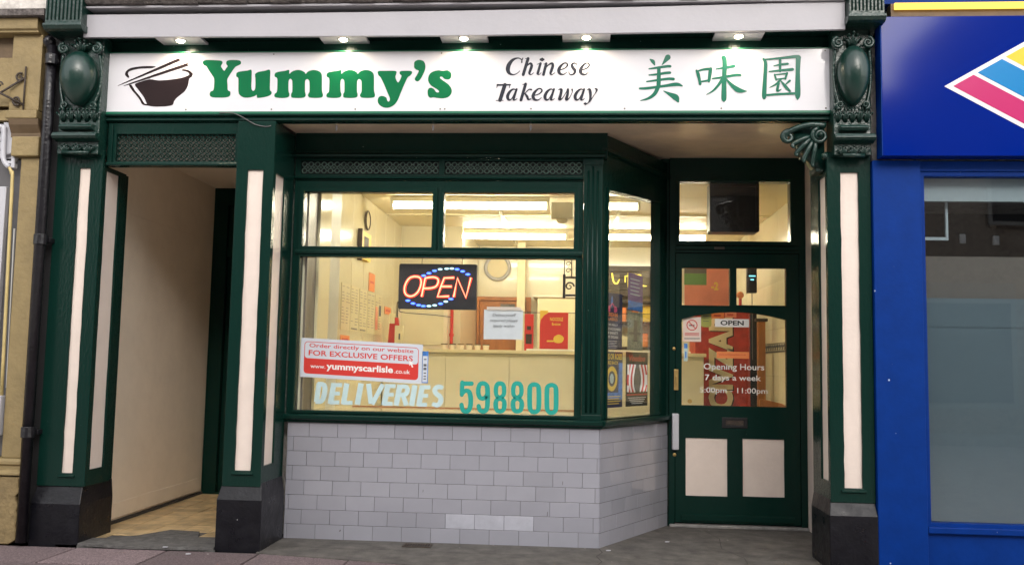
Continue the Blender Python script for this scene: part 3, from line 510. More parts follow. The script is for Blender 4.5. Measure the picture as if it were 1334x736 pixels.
# ================================================================ pilasters
def acanthus(mb, cx, y, cz, w, h, n=5, dep=.03):
    """carved leaf: a fan of ribs with knobs"""
    for k in range(n):
        a = (k-(n-1)/2)/((n-1)/2) if n > 1 else 0
        tip = (cx+a*w*.5, y-dep*(1-.5*abs(a)), cz+h*(.5-.35*abs(a)**1.5))
        mid = (cx+a*w*.28, y-dep*.75, cz+h*.02)
        mb.tube([(cx+a*w*.08, y, cz-h*.5), mid, tip], [w*.05, w*.09, w*.05], 6)
        mb.ell(tip, (w*.085, dep*.5, h*.11), 8, 6)
def console(parent, x0, x1, zt, zb):
    """bracket with a swelling egg between scrolls, carved leaves and bars under it"""
    cx = (x0+x1)/2; w = x1-x0
    obj('bracket_back', MB().box(x0, x1, -.03, .14, 2.56, 3.40), 'green_ornate', parent, bevel=.006)
    e = MB().ell((cx, -.06, (zt+zb)/2+.015), (w*.43, .115, (zt-zb)*.50), 28, 20, shape=lambda x, y, z: (x*(1+.14*z-.10*z*z), y*(1+.1*z), z))
    obj('egg_boss', e, 'green_smooth', parent, smooth=True)
    s = MB()
    for sg in (-1, 1):
        ex = cx+sg*w*.40
        s.spiral(ex, -.07, zt+.035, .036, .006, 1.6, .013, a0=R(90), sgn=-sg)
        s.tube(smooth_path([(ex+sg*.012, -.05, zt+.0), (cx+sg*w*.50, -.04, (zt+zb)/2+.06), (cx+sg*w*.47, -.04, (zt+zb)/2-.06), (cx+sg*w*.36, -.05, zb+.02)]), [.010]*13, 6)
        s.spiral(cx+sg*w*.34, -.05, zb+.022, .026, .004, 1.4, .010, a0=R(-90), sgn=sg)
    obj('scroll', s, 'green_ornate', parent, smooth=True)
    l = MB(); acanthus(l, cx, -.03, zt+.05, w*.45, .09, 5, .05)
    for k in range(5): acanthus(l, x0+w*(.12+.19*k), -.03, zb-.045, w*.26, .085, 4, .032)
    obj('leaf_carving', l, 'green_ornate', parent, smooth=True)
    b = MB().prism_x([(-.03, zb-.105), (-.07, zb-.112), (-.085, zb-.13), (-.07, zb-.145), (-.03, zb-.15)], x0+.03, x1-.03)
    b.prism_x([(-.03, zb-.165), (-.085, zb-.17), (-.10, zb-.195), (-.085, zb-.21), (-.03, zb-.225)], x0-.008, x1+.012)
    obj('neck_moulding', b, 'green_ornate', parent, bevel=.004)
    f = MB()
    for k in range(3): acanthus(f, x0+w*(.22+.28*k), -.03, zb-.275, w*.28, .06, 5, .026)
    f.tube([(x0+.05, -.05, zb-.30), (x1-.05, -.05, zb-.30)], .013, 8)
    obj('leaf_band', f, 'green_ornate', parent, smooth=True)
def fluted(parent, x0, x1, z0, z1):
    yb = -.17
    b = MB().box(x0, x1, yb, .12, z0+.045, z1).prism_x([(yb+.02, z0), (yb-.0, z0+.01), (yb-.015, z0+.03), (yb-.012, z0+.046), (.12, z0+.046), (.12, z0)], x0-.008, x1+.008)
    obj('block', b, 'green_ornate', parent, bevel=.003)
    f = MB(); n = 9
    for k in range(n):
        x = x0+.018+(x1-x0-.036)*k/(n-1); f.tube([(x, yb+.004, z0+.07), (x, yb+.004, z1)], .0085, 6)
    obj('fluting', f, 'green', parent, smooth=True)
def plinth(parent, x0, x1, yd, z0, z1, proud=.045, sides=(1, 1)):
    """black plinth with a chamfered top"""
    a = proud*sides[0]; b = proud*sides[1]
    m = MB().add([(x0, 0, -.02), (x1, 0, -.02), (x1, yd, -.02), (x0, yd, -.02),
                  (x0, 0, z0), (x1, 0, z0), (x1, yd, z0), (x0, yd, z0),
                  (x0+a, proud, z1), (x1-b, proud, z1), (x1-b, yd, z1), (x0+a, yd, z1)],
                 [(0, 3, 2, 1), (0, 1, 5, 4), (1, 2, 6, 5), (2, 3, 7, 6), (3, 0, 4, 7), (4, 5, 9, 8), (5, 6, 10, 9), (6, 7, 11, 10), (7, 4, 8, 11), (8, 9, 10, 11)])
    return obj('plinth', m, 'black', parent, bevel=.005)
def face_panel(parent, name, x0, x1, z0, z1, y, d=.018, w=.0):
    obj(name, MB().box(x0-.006, x1+.006, y, y+.004, z0-.006, z1+.006), 'cream', parent)

# left pilaster
t1 = thing('pilaster', 'green pilaster with egg bracket beside the black pipe, left of the open passage', 'pilaster', (-3.37, .2, 0), 'green pilasters of the shopfront')
YS = .03
obj('shaft', MB().plate(rect(-3.53, -3.205, .37, 2.60), [wob(-3.368, -3.292, .455, 2.478)], YS, YS+.02), 'green', t1, bevel=.003)
obj('core', MB().box(-3.53, -3.226, YS+.021, .14, .37, 2.60), 'green', t1)
face_panel(t1, 'cream_strip', -3.367, -3.293, .456, 2.477, YS+.0145)
sx = MB(lambda u, w, z: (-3.205-w, u, z)).plate(rect(.05, .35, .37, 2.50), [wob(.085, .262, .475, 2.47)], 0, .02)
obj('side_shaft', sx, 'green', t1, bevel=.003)
obj('side_strip', MB(lambda u, w, z: (-3.205-w, u, z)).box(.080, .267, .0135, .018, .470, 2.475), 'cream', t1)
obj('side_core', MB().box(-3.5, -3.226, .14, .42, .0, 2.50), 'green', t1)
obj('sill_block', MB().prism_x([(YS+.013, .455), (YS-.012, .44), (YS-.012, .43), (YS+.0, .425), (YS+.013, .425)], -3.385, -3.275), 'green', t1, bevel=.002)
plinth(t1, -3.545, -3.215+.005, .42, .26, .378, sides=(.4, .25))
console(t1, -3.50, -3.215, 3.235, 2.865)
fluted(t1, -3.555, -3.305, 3.36, 3.9)

# middle pilaster
t2 = thing('pilaster', 'narrower green pilaster with cream strips, between the open passage and the big window', 'pilaster', (-2.15, .2, 0), 'green pilasters of the shopfront')
obj('shaft', MB().plate(rect(-2.285, -2.03, .40, 2.80), [wob(-2.207, -2.101, .502, 2.468)], YS, YS+.02), 'green', t2, bevel=.003)
obj('core', MB().box(-2.285, -2.051, YS+.021, .46, .37, 2.80), 'green', t2)
face_panel(t2, 'cream_strip', -2.206, -2.102, .503, 2.467, YS+.014)
sx2 = lambda u, w, z: (-2.03-w, u, z)
obj('side_shaft', MB(sx2).plate(rect(.052, .46, .40, 2.80), [wob(.08, .27, .53, 2.46)], 0, .02), 'green', t2, bevel=.003)
obj('side_strip', MB(sx2).box(.075, .275, .0135, .018, .525, 2.465), 'cream', t2)
obj('sill_block', MB().prism_x([(YS+.013, .502), (YS-.012, .487), (YS-.012, .477), (YS+.0, .472), (YS+.013, .472)], -2.225, -2.083), 'green', t2, bevel=.002)
plinth(t2, -2.303, -2.008, .455, .32, .425, sides=(.4, .45))

# right pilaster
t3 = thing('pilaster', 'green pilaster with egg bracket and curled scroll, between the shop door and the blue shop', 'pilaster', (1.69, .2, 0), 'green pilasters of the shopfront')
obj('shaft', MB().plate(rect(1.555, 1.825, .41, 2.56), [wob(1.64, 1.748, .498, 2.463)], YS, YS+.02), 'green', t3, bevel=.003)
obj('core', MB().box(1.576, 1.825, YS+.021, .44, .37, 2.60), 'green', t3)
face_panel(t3, 'cream_strip', 1.641, 1.747, .499, 2.462, YS+.014)
sx3 = lambda u, w, z: (1.555+w, -u, z)
obj('side_shaft', MB(sx3).plate(rect(-.44, -.052, .41, 2.60), [wob(-.245, -.075, .53, 2.455)], 0, .02), 'green', t3, bevel=.003)
obj('side_strip', MB(sx3).box(-.250, -.070, .0135, .018, .525, 2.460), 'cream', t3)
obj('sill_block', MB().prism_x([(YS+.013, .498), (YS-.012, .483), (YS-.012, .473), (YS+.0, .468), (YS+.013, .468)], 1.62, 1.768), 'green', t3, bevel=.002)
plinth(t3, 1.54, 1.828, .44, .335, .43, sides=(.35, .15))
console(t3, 1.585, 1.815, 3.235, 2.855)
fluted(t3, 1.65, 1.865, 3.37, 3.9)
# side capital: volute and leaves reaching over the doorway
v = MB()
v.spiral(1.515, .03, 2.70, .052, .008, 1.8, .016, a0=R(100), sgn=1)
v.tube(smooth_path([(1.55, .03, 2.765), (1.46, .03, 2.77), (1.38, .05, 2.755), (1.32, .07, 2.725), (1.30, .08, 2.69)]), [.020]*17, 6)
v.spiral(1.325, .07, 2.70, .040, .008, 1.5, .018, a0=R(70), sgn=1)
for k in range(4):
    a = R(205+19*k); L_ = .165+.008*k; dx, dz = math.cos(a), math.sin(a)
    base = (1.50+.03*dx, .055, 2.715+.03*dz); tip = (1.50+L_*dx, .045+.01*(k % 2), 2.715+L_*dz)
    v.tube(smooth_path([base, (1.50+L_*.5*dx, .035, 2.722+L_*.5*dz), tip, (tip[0]+.004, tip[1]-.012, tip[2]-.022)], sub=3), [.010, .012, .014, .016, .017, .017, .016, .014, .011, .007], 6)
v.ell((1.515, .01, 2.70), (.016, .03, .016), 10, 8)
v.ell((1.535, .0, 2.56), (.022, .03, .022), 10, 8)
v.plate([(1.36, 2.74), (1.38, 2.68), (1.43, 2.60), (1.50, 2.51), (1.554, 2.50), (1.554, 2.76), (1.42, 2.76)], [], .075, .20)
obj('volute', v, 'green_ornate', t3, smooth=True)
obj('capital_block', MB().box(1.44, 1.556, .09, .30, 2.60, 2.79).box(1.50, 1.556, .09, .25, 2.48, 2.60), 'green_ornate', t3, bevel=.01)

# ================================================================ fretwork grille over the passage
def lattice(x0, x1, z0, z1, y, p, r):
    m = MB(); nx = round((x1-x0)/p); nz = round((z1-z0)/p); px = (x1-x0)/nx; pz = (z1-z0)/nz
    ring = [(math.cos(2*math.pi*k/10), math.sin(2*math.pi*k/10)) for k in range(10)]
    for i in range(nx):
        for j in range(nz):
            cx = x0+(i+.5)*px; cz = z0+(j+.5)*pz; a = min(px, pz)*.36
            m.tube([(cx+a*c, y, cz+a*s_) for c, s_ in ring], r, 4, closed=True)
            b = a*1.02
            for dx, dz in ((1, 0), (0, 1)):
                if dx and i < nx-1: m.box(cx+b, cx+px-b, y-r*.8, y+r*.8, cz-r*.8, cz+r*.8)
                if dz and j < nz-1: m.box(cx-r*.8, cx+r*.8, y-r*.8, y+r*.8, cz+b, cz+pz-b)
            if i < nx-1 and j < nz-1:
                m.tube([(cx+px/2+a*.38*c, y-.001, cz+pz/2+a*.38*s_) for c, s_ in ring[::2]], r*.8, 4, closed=True)
    return m
tg = thing('grille_panel', 'green fretwork grille panel above the open side passage', 'grille', (-2.74, .1, 2.5))
obj('frame', MB().plate(rect(-3.205, -2.286, 2.500, 2.80), [rect(-3.145, -2.315, 2.535, 2.72)], .07, .12), 'green', tg, bevel=.004)
obj('side_post', MB().box(-3.19, -3.165, .055, .07, 2.50, 2.78), 'green', tg, bevel=.003)
obj('bottom_bead', MB().prism_x([(.07, 2.50), (.052, 2.502), (.048, 2.512), (.055, 2.524), (.07, 2.528)], -3.2, -2.29), 'green', tg)
obj('lattice', lattice(-3.145, -2.315, 2.535, 2.72, .085, .040, .0042), 'green', tg, kind='stuff')
obj('backing', MB().box(-3.15, -2.31, .112, .118, 2.53, 2.725), 'greyin', tg)

# ================================================================ sign, beam, fascia
ts = thing('shop_sign', "long white sign board with a black bowl, big green lettering and green Chinese characters", 'shop sign', (-.83, .05, 2.86))
obj('board', MB().box(-3.252, 1.598, .05, .10, 2.868, 3.276), 'signwhite', ts)
obj('trim', MB().plate(rect(-3.262, 1.608, 2.852, 3.282), [rect(-3.2515, 1.5975, 2.8685, 3.2755)], .042, .10), 'trimgreen', ts, bevel=.002)
YT = .0488
for k, l in enumerate(ART['name']):
    obj('letter', put_outline(MB(), l, YT), 'signgreen', ts)
lg = obj('bowl_emblem', (lambda m: [put_outline(m, l, YT-.0002*i, 3) for i, l in enumerate(ART['bowl'])] and m)(MB()), 'signblack', ts)
obj('wording', put_strokes(MB(), ART['words'], YT, .00006), 'signgrey', ts)
obj('chinese_characters', put_strokes(MB(), ART['hanzi'], YT, .0001), 'signskygreen', ts)
for x, z, rr in [(x, 2.884, .0055) for x in (-3.23, -2.66, -2.07, -1.50, -.93, -.90, -.33, .28, .90, 1.56)]+[(x, 3.262, .0045) for x in (-2.66, -2.07, -.93, 1.56)]:
    obj('screw', MB().ell((x, .049, z), (rr, .004, rr), 8, 6), 'screw', ts)
tb = thing('sign_beam', 'dark green moulded beam running under and over the white shop sign', 'beam', (-.83, .08, 2.8))
obj('rail', MB().prism_x([(.03, 2.849), (.03, 2.838), (.052, 2.832), (.045, 2.81), (.06, 2.802), (.12, 2.802), (.12, 2.849)], -3.216, 1.584), 'green', tb, bevel=.002)
obj('top_board', MB().box(-3.26, 1.60, .075, .12, 3.284, 3.36), 'green', tb)
obj('sign_backing', MB().box(-3.27, 1.615, .101, .13, 2.85, 3.283), 'green', tb)
obj('soffit_board', MB().box(-3.26, 1.62, -.085, .12, 3.362, 3.38), 'green', tb)
tf = thing('fascia_box', 'long plain white painted fascia projecting above the shop sign', 'fascia', (-.85, -.1, 3.33))
def fasc():
    m = MB(); xs = [-3.325, -2.7, -2.1, -1.5, -.85, -.2, .5, 1.1, 1.646]
    zb = [3.335, 3.333, 3.330, 3.328, 3.326, 3.330, 3.336, 3.341, 3.346]; zt = [3.49, 3.489, 3.488, 3.489, 3.492, 3.499, 3.508, 3.518, 3.528]
    n = len(xs); vs = []
    for x, a, b in zip(xs, zb, zt): vs += [(x, -.10, a), (x, -.10, b), (x, -.075, b), (x, -.075, a)]
    fs = []
    for i in range(n-1):
        o = 4*i
        for k in range(4): fs.append((o+k, o+(k+1) % 4, o+4+(k+1) % 4, o+4+k)[::-1])
    fs += [(0, 1, 2, 3)[::1], tuple(4*(n-1)+k for k in (3, 2, 1, 0))]
    return m.add(vs, fs)
fb = obj('front_board', fasc(), 'white', tf, bevel=.0025)
obj('lead_capping', MB().prism_x([(-.118, 3.528), (-.12, 3.54), (.1, 3.56), (.1, 3.53)], -3.32, 1.64), 'white', tf)
# five downlights
lx = (-2.69, -1.578, -.775, .026, 1.0)
ln = ['over the bowl', 'second from the left, over the green name', 'in the middle, right of the green name', 'over the word Chinese', 'over the green characters']
for i, x in enumerate(lx):
    d = thing('downlight', 'lit white downlight under the fascia, '+ln[i], 'downlight', (x, -.02, 3.34), 'downlights under the white fascia')
    obj('housing', MB().box(x-.155, x+.155, -.074, .07, 3.337, 3.352), 'whiteplastic', d, bevel=.002)
    obj('rim', MB().tube([(x+.034*math.cos(a*.524), -.02, 3.337)[:1]+(-.02+.034*math.sin(a*.524), 3.336) for a in range(12)], .004, 6, closed=True), 'steel', d, smooth=True)
    obj('bulb', MB().ell((x, -.02, 3.332), (.026, .026, .010), 14, 8), 'bulb', d, smooth=True)
    l = bpy.data.lights.new('downlight_lamp', 'SPOT'); l.energy = 4.5; l.color = (1, .82, .54); l.spot_size = R(165); l.spot_blend = 1.0; l.shadow_soft_size = .02
    lo = bpy.data.objects.new('downlight_lamp', l); C.objects.link(lo); lo.parent = d; lo.location = (0, 0, -.025); lo.rotation_euler = (R(10), 0, 0)
# thin cable hanging off the sign
tag(obj('cable', MB().tube(smooth_path([(-2.42, .04, 2.858), (-2.32, .02, 2.85), (-2.25, .02, 2.82), (-2.17, .02, 2.775), (-2.10, .026, 2.76), (-2.06, .026, 2.765)]), .0035, 6), 'greyboard', smooth=True), 'thin grey cable drooping from the sign onto the middle pilaster', 'cable')
# ================================================================ tiled stall riser
O2 = Vector((.151, .47)); T2 = (Vector((.70, 1.445))-O2); LR = T2.length; T2.normalize(); N2 = Vector((-T2.y, T2.x))
def rx(u, w, z):
    p = O2+T2*u+N2*w; return (p.x, p.y, z)
AR = math.atan2(T2.y, T2.x)
tw_ = thing('tiled_wall', 'low wall of pale grey glazed tiles under the shop window, turning in to the door', 'wall', (-.93, .5, 0))
obj('backing', MB().box(-2.01, .145, .478, .58, 0, .79), 'grout', tw_)
obj('return_backing', MB(rx).box(.0, LR, .008, .1, 0, .79), 'grout', tw_)
RH = .79/8
def tile_mesh(w, h, cache={}):
    key = (round(w, 3), round(h, 3))
    if key not in cache:
        m = MB().box(-w/2+.0011, w/2-.0011, -.0045, .0045, -h/2+.0011, h/2-.0011)
        me = bpy.data.meshes.new('tile'); me.from_pydata(m.v, [], m.f); me.materials.append(M['tile']); cache[key] = me
    return cache[key]
def tile(x, y, z, w, h, rz=0):
    o = copy_part('tile', tile_mesh(w, h), tw_, (x, y, z), .0016, (random.gauss(0, .006), random.gauss(0, .003), rz+random.gauss(0, .006)))
first = [.154, .046, .142, .044, .130, .027, .119, .02]
for r in range(8):
    z = .79-RH*(r+.5); x = -2.008; w = first[r]
    if w < .05: w = w+(.2 if r in (5, 7) else 0)
    if w > .21: tile(x+(w-.2)/2, .4745, z, w-.2, RH); x += w-.2; w = .2
    while x < .148:
        w = min(w, .150-x)
        if w > .012:
            tile(x+w/2, .4745, z, w, RH)
            if r == 6 and -1.05 < x < -.3: _t = tw_.children[-1]; _t.material_slots[0].link = 'OBJECT'; _t.material_slots[0].material = M['reflection_tile']  # these few tiles get the painted reflection
        x += w; w = .2
for x, z, w, h in ((-.2, .2, .007, .035), (-1.62, .055, .014, .016), (-1.05, .335, .006, .022), (-.1, .41, .006, .03)):
    obj('chip', MB().plate([(x, z), (x+w*.8, z+h*.2), (x+w, z+h), (x+w*.3, z+h*.8)], [], .4682, .4696), 'grout', tw_)
rf = [.1, .2, .04, .15, .08, .18, .05, .14]
for r in range(8):
    z = .79-RH*(r+.5); u = .003; w = rf[r]
    while u < LR-.01:
        w = min(w, LR-.004-u)
        p = rx(u+w/2, .0035, z)
        if w > .015: tile(p[0], p[1], z, w, RH, AR)
        u += w; w = .2

# ================================================================ display window (front and angled return)
tw2 = thing('display_window', 'large green framed shop window with two upper lights and an angled side pane', 'window', (-.93, .5, .79))
xL, xR = -2.028, .161
def molding(rc, y, w=.016, d=.012, xf=None):
    return MB(xf).plate(infl(rc, w), [rc], y-d, y)
big = rect(-1.968, -.028, .874, 1.945); tl = rect(-1.953, -1.036, 2.020, 2.405); trr = rect(-.952, -.043, 2.020, 2.405)
obj('frame', MB().plate(rect(xL, .022, .846, 2.49), [infl(big, .0), infl(tl, .0), infl(trr, .0)], YW+.008, YW+.075), 'green', tw2, bevel=.003)
obj('transom_bead', MB().prism_x([(YW+.006, 1.962), (YW-.014, 1.966), (YW-.018, 1.98), (YW-.010, 1.995), (YW+.006, 2.0)], -2.0, .02), 'green', tw2)
for nm, rc in (('upper_sash', tl), ('upper_sash', trr)):
    obj(nm, MB().plate(infl(rc, .034), [infl(rc, .002)], YW-.008, YW+.0078), 'green', tw2, bevel=.003)
obj('glazing_bead', MB().plate(infl(big, .018), [infl(big, .001)], YW-.004, YW+.0078), 'green', tw2, bevel=.002)
for rc in (big, tl, trr):
    (a, c), (b, _), (_, d_), _x = rc
    obj('pane', MB().box(a-.004, b+.004, YW+.035, YW+.039, c-.004, d_+.004), 'pane', tw2)
# head: plain board, lower mouldings, two lattices
obj('head_board', MB().plate(rect(xL, .185, 2.648, 2.835), [], YW-.01, YW+.08), 'green', tw2, bevel=.003)
obj('head_moulding', MB().prism_x([(YW-.012, 2.648), (YW-.045, 2.652), (YW-.05, 2.665), (YW-.03, 2.682), (YW-.022, 2.70), (YW-.012, 2.705)], xL, .17), 'green', tw2)
obj('lattice_frame', MB().plate(rect(xL, .022, 2.4905, 2.6475), [rect(-1.985, -.995, 2.535, 2.630), rect(-.955, .012, 2.535, 2.630)], YW+.0, YW+.06), 'green', tw2, bevel=.002)
obj('lattice_bead', MB().prism_x([(YW-.001, 2.497), (YW-.02, 2.502), (YW-.022, 2.514), (YW-.001, 2.522)], xL, .022), 'green', tw2)
obj('lattice', lattice(-1.985, -.995, 2.537, 2.628, YW+.006, .047, .0042), 'lattice', tw2, kind='stuff')
obj('lattice', lattice(-.955, .012, 2.537, 2.628, YW+.006, .047, .0042), 'lattice', tw2, kind='stuff')
obj('lattice_backing', MB().box(-1.99, .015, YW+.04, YW+.045, 2.53, 2.635), 'dark', tw2)
# fluted corner post
obj('corner_post', MB().box(.0225, .1515, YW-.012, YW+.09, .846, 2.647), 'green', tw2, bevel=.004)
fl = MB()
for x in (.055, .087, .119): fl.tube([(x, YW-.014, .90), (x, YW-.014, 2.56-(.0 if x != .087 else -.03))], .0075, 6)
obj('fluting', fl, 'green', tw2, smooth=True)
obj('post_cap', MB().box(.018, .156, YW-.02, YW-.0125, 2.60, 2.646).box(.018, .156, YW-.02, YW-.0125, .848, .885), 'green', tw2, bevel=.003)
# sill
sp = [(YW+.03, .793), (YW-.018, .793), (YW-.024, .806), (YW-.045, .815), (YW-.05, .838), (YW-.038, .8455), (YW+.03, .856)]
obj('sill', MB().prism_x(sp, xL-.02, .166), 'green', tw2, bevel=.002)
srx = lambda u, y, z: rx(u, y-YW, z)
sr = MB(lambda x, y, z: rx(x, y-YW, z)); sr.prism_x(sp, -.012, LR+.03); obj('sill', sr, 'green', tw2, bevel=.002)
# angled return
rp = [(.10, .856), (.948, .856), (.948, 2.49), (.10, 2.445)]
fr2 = MB(rx).plate(rect(.0, LR+.05, .8565, 2.835), [rp], .008, .075); obj('return_frame', fr2, 'green', tw2, bevel=.003)
obj('glazing_bead', MB(rx).plate([(.082, .858), (.966, .858), (.966, 2.512), (.082, 2.463)], [rp], -.004, .0078), 'green', tw2, bevel=.002)
obj('head_moulding', MB(lambda x, y, z: rx(x, y-YW, z)).prism_x([(YW+.0, 2.70), (YW-.03, 2.705), (YW-.03, 2.72), (YW+.0, 2.745)], -.01, LR+.05), 'green', tw2)
obj('pane', MB(rx).plate([(.096, .85), (.952, .85), (.952, 2.494), (.096, 2.449)], [], .035, .039), 'pane', tw2)

# ================================================================ door
YD = 1.44
td = thing('door_frame', 'green door frame with a glazed light above the shop door', 'door frame', (1.23, YD, 0))
fan = rect(.784, 1.640, 2.208, 2.681)
obj('frame', MB().plate([(.705, .0), (.752, .0), (.752, 2.115), (1.708, 2.115), (1.708, 0), (1.757, 0), (1.757, 2.873), (.705, 2.873)], [fan], YD-.03, YD+.06), 'green', td, bevel=.004)
obj('transom_bead', MB().prism_x([(YD-.031, 2.135), (YD-.05, 2.14), (YD-.05, 2.165), (YD-.031, 2.175)], .752, 1.70), 'green', td, bevel=.002)
obj('glazing_bead', MB().plate(infl(fan, .03), [infl(fan, .001)], YD-.042, YD-.0305), 'green', td, bevel=.003)
obj('pane', MB().box(.78, 1.644, YD+.0, YD+.004, 2.204, 2.685), 'pane', td)
obj('door_stop', MB().plate(rect(.735, 1.725, .0, 2.13), [rect(.778, 1.682, .045, 2.09)], YD+.032, YD+.055), 'green', td)
obj('corner_filler', MB().prism_z([(.655, 1.44), (.704, 1.44), (.704, 1.53), (.60, 1.53)], 0, 2.87), 'green', td)
obj('threshold', MB().box(.71, 1.757, YD-.06, YD+.1, 0.0, .022), 'threshold', td, bevel=.006)
obj('catch_plate', MB().box(1.05, 1.13, YD-.055, YD-.051, 2.14, 2.16), 'iron', td, bevel=.001)
tdo = thing('shop_door', 'green shop door with arched glass, two cream lower panels and a letterbox', 'door', (1.23, YD, .03))
arch = [(.804, .925), (1.606, .925), (1.606, 1.597), (1.5, 1.622), (1.4, 1.640), (1.3, 1.650), (1.205, 1.653), (1.1, 1.648), (1.0, 1.636), (.9, 1.617), (.804, 1.592)]
pl, pr_ = rect(.804, 1.175, 1.702, 1.994), rect(1.227, 1.606, 1.708, 1.998)
cl, cr_ = rect(.836, 1.152, .236, .675), rect(1.269, 1.583, .242, .678)
obj('leaf', MB().plate(rect(.756, 1.704, .034, 2.111), [arch, pl, pr_, wob(.836, 1.152, .236, .675, .0015), wob(1.269, 1.583, .242, .678, .0015)], YD-.018, YD+.03), 'green', tdo, bevel=.003)
for rc in (cl, cr_):
    (a, c), (b, _), (_, d_), _x = rc
    obj('lower_panel', MB().box(a-.003, b+.003, YD-.010, YD-.004, c-.003, d_+.003), 'cream', tdo)
for rc in (pl, pr_):
    (a, c), (b, _), (_, d_), _x = rc
    obj('upper_pane', MB().box(a-.004, b+.004, YD+.006, YD+.010, c-.004, d_+.004), 'pane', tdo)
    obj('glazing_bead', MB().plate(infl(rc, .012), [infl(rc, .001)], YD-.025, YD-.0185), 'green', tdo, bevel=.002)
obj('arched_pane', MB().plate([(x+(.003 if x > 1.2 else -.003), z+(.003 if z > 1.2 else -.003)) for x, z in arch], [], YD+.006, YD+.010), 'pane', tdo)
lb = obj('letterbox', MB().plate(rect(1.112, 1.305, .758, .838), [rect(1.14, 1.277, .778, .818)], YD-.026, YD-.0185), 'black_plastic', tdo, bevel=.003)
obj('flap', MB().box(1.141, 1.276, YD-.022, YD-.0185, .779, .817), 'iron', lb, bevel=.002)
obj('kick_board', MB().prism_x([(YD-.0185, .10), (YD-.03, .09), (YD-.03, .05), (YD-.0185, .045)], .80, 1.66), 'green', tdo, bevel=.002)
hd = obj('pull_handle', MB().box(.726, .778, YD-.075, YD-.035, .585, .862), 'whiteplastic', tdo, bevel=.008)
obj('keyhole', MB().ell((.748, YD-.034, .545), (.014, .006, .014), 10, 8).ell((.742, YD-.034, 1.36), (.013, .006, .013), 10, 8), 'brass', tdo)
obj('latch_plate', MB().box(.742, .776, YD-.040, YD-.0305, 1.04, 1.20).box(.752, .766, YD-.055, YD-.0401, 1.09, 1.15), 'brass', tdo, bevel=.002)
obj('round_lock', MB().tube([(.868, YD-.004, .955), (.868, YD+.004, .955)], .017, 14), 'brass', tdo)

# ================================================================ things stuck on the glass
G1 = YW+.0335      # outer face of the front glass is at YW+.035
def sheared(mb_fn, x0, z0, k):
    return lambda x, y, z: (x, y, z+(x-x0)*k)
# website sticker, slightly tilted
tsx = thing('website_sticker', 'pale sticker with red print offering online orders, lower left of the big window', 'sticker', (-1.52, YW+.03, 1.09))
k = -.040; X0 = -1.945
xs_ = sheared(None, X0, 1.1, k)
def rrect(x0, x1, z0, z1, r, n=5):
    P = []
    for cx, cz, a in ((x1-r, z0+r, -90), (x1-r, z1-r, 0), (x0+r, z1-r, 90), (x0+r, z0+r, 180)):
        for i in range(n+1):
            t = R(a+90*i/n); P.append((cx+r*math.cos(t), cz+r*math.sin(t)))
    return P
obj('sheet', MB(xs_).box(-1.945, -1.080, YW+.031, YW+.0345, 1.103, 1.375), 'stickerwhite', tsx)
pr = MB(xs_).plate(rrect(-1.920, -1.108, 1.128, 1.352, .025), [rrect(-1.9155, -1.1125, 1.235, 1.3475, .020)], YW+.0305, YW+.0309)
obj('red_print', pr, 'red', tsx)
tt = MB(xs_)
put_text(tt, 'Order directly on our website', -1.885, -1.145, 1.304, 1.340, YW+.0303, bold=.012)
put_text(tt, 'FOR EXCLUSIVE OFFERS', -1.888, -1.148, 1.255, 1.293, YW+.0303, bold=.018)
obj('red_lettering', tt, 'red', tsx)
tt = MB(xs_)
put_text(tt, 'www.', -1.872, -1.765, 1.168, 1.187, YW+.0300, bold=.01); put_text(tt, 'yummyscarlisle', -1.758, -1.285, 1.152, 1.212, YW+.0300, bold=.03); put_text(tt, '.co.uk', -1.275, -1.165, 1.166, 1.195, YW+.0300, bold=.01)
tt.add([(-1.172, YW+.03, 1.262), (-1.138, YW+.03, 1.238), (-1.152, YW+.03, 1.236), (-1.144, YW+.03, 1.216), (-1.154, YW+.03, 1.213), (-1.161, YW+.03, 1.233), (-1.172, YW+.03, 1.224)], [(0, 6, 5, 2, 1), (5, 4, 3, 2)])
obj('white_lettering', tt, 'white_print', tsx)
tq = thing('narrow_sticker', 'narrow blue edged strip sticker to the right of the website sticker', 'sticker', (-1.06, YW+.03, 1.08))
obj('strip', MB().box(-1.083, -1.040, YW+.031, YW+.0345, 1.075, 1.295), 'bluep', tq)
obj('strip_print', MB().box(-1.078, -1.045, YW+.0305, YW+.0309, 1.082, 1.262), 'stickerwhite', tq)
q_ = MB()
for z in (1.10, 1.118, 1.14, 1.235): q_.box(-1.070, -1.053, YW+.0301, YW+.0304, z, z+.008)
q_.box(-1.072, -1.051, YW+.0301, YW+.0304, 1.165, 1.182).box(-1.072, -1.051, YW+.0301, YW+.0304, 1.19, 1.207); obj('small_print', q_, 'ink', tq)
tv = thing('window_lettering', 'vinyl words DELIVERIES 598800 along the bottom of the big window', 'lettering', (-1.0, YW+.03, .88))
obj('word', put_strokes(MB(), ART['deliver'], YW+.0340, .00006, cap=False), 'palevinyl', tv)
obj('number', put_strokes(MB(), ART['digits'], YW+.0340, .0002), 'turquoise', tv)
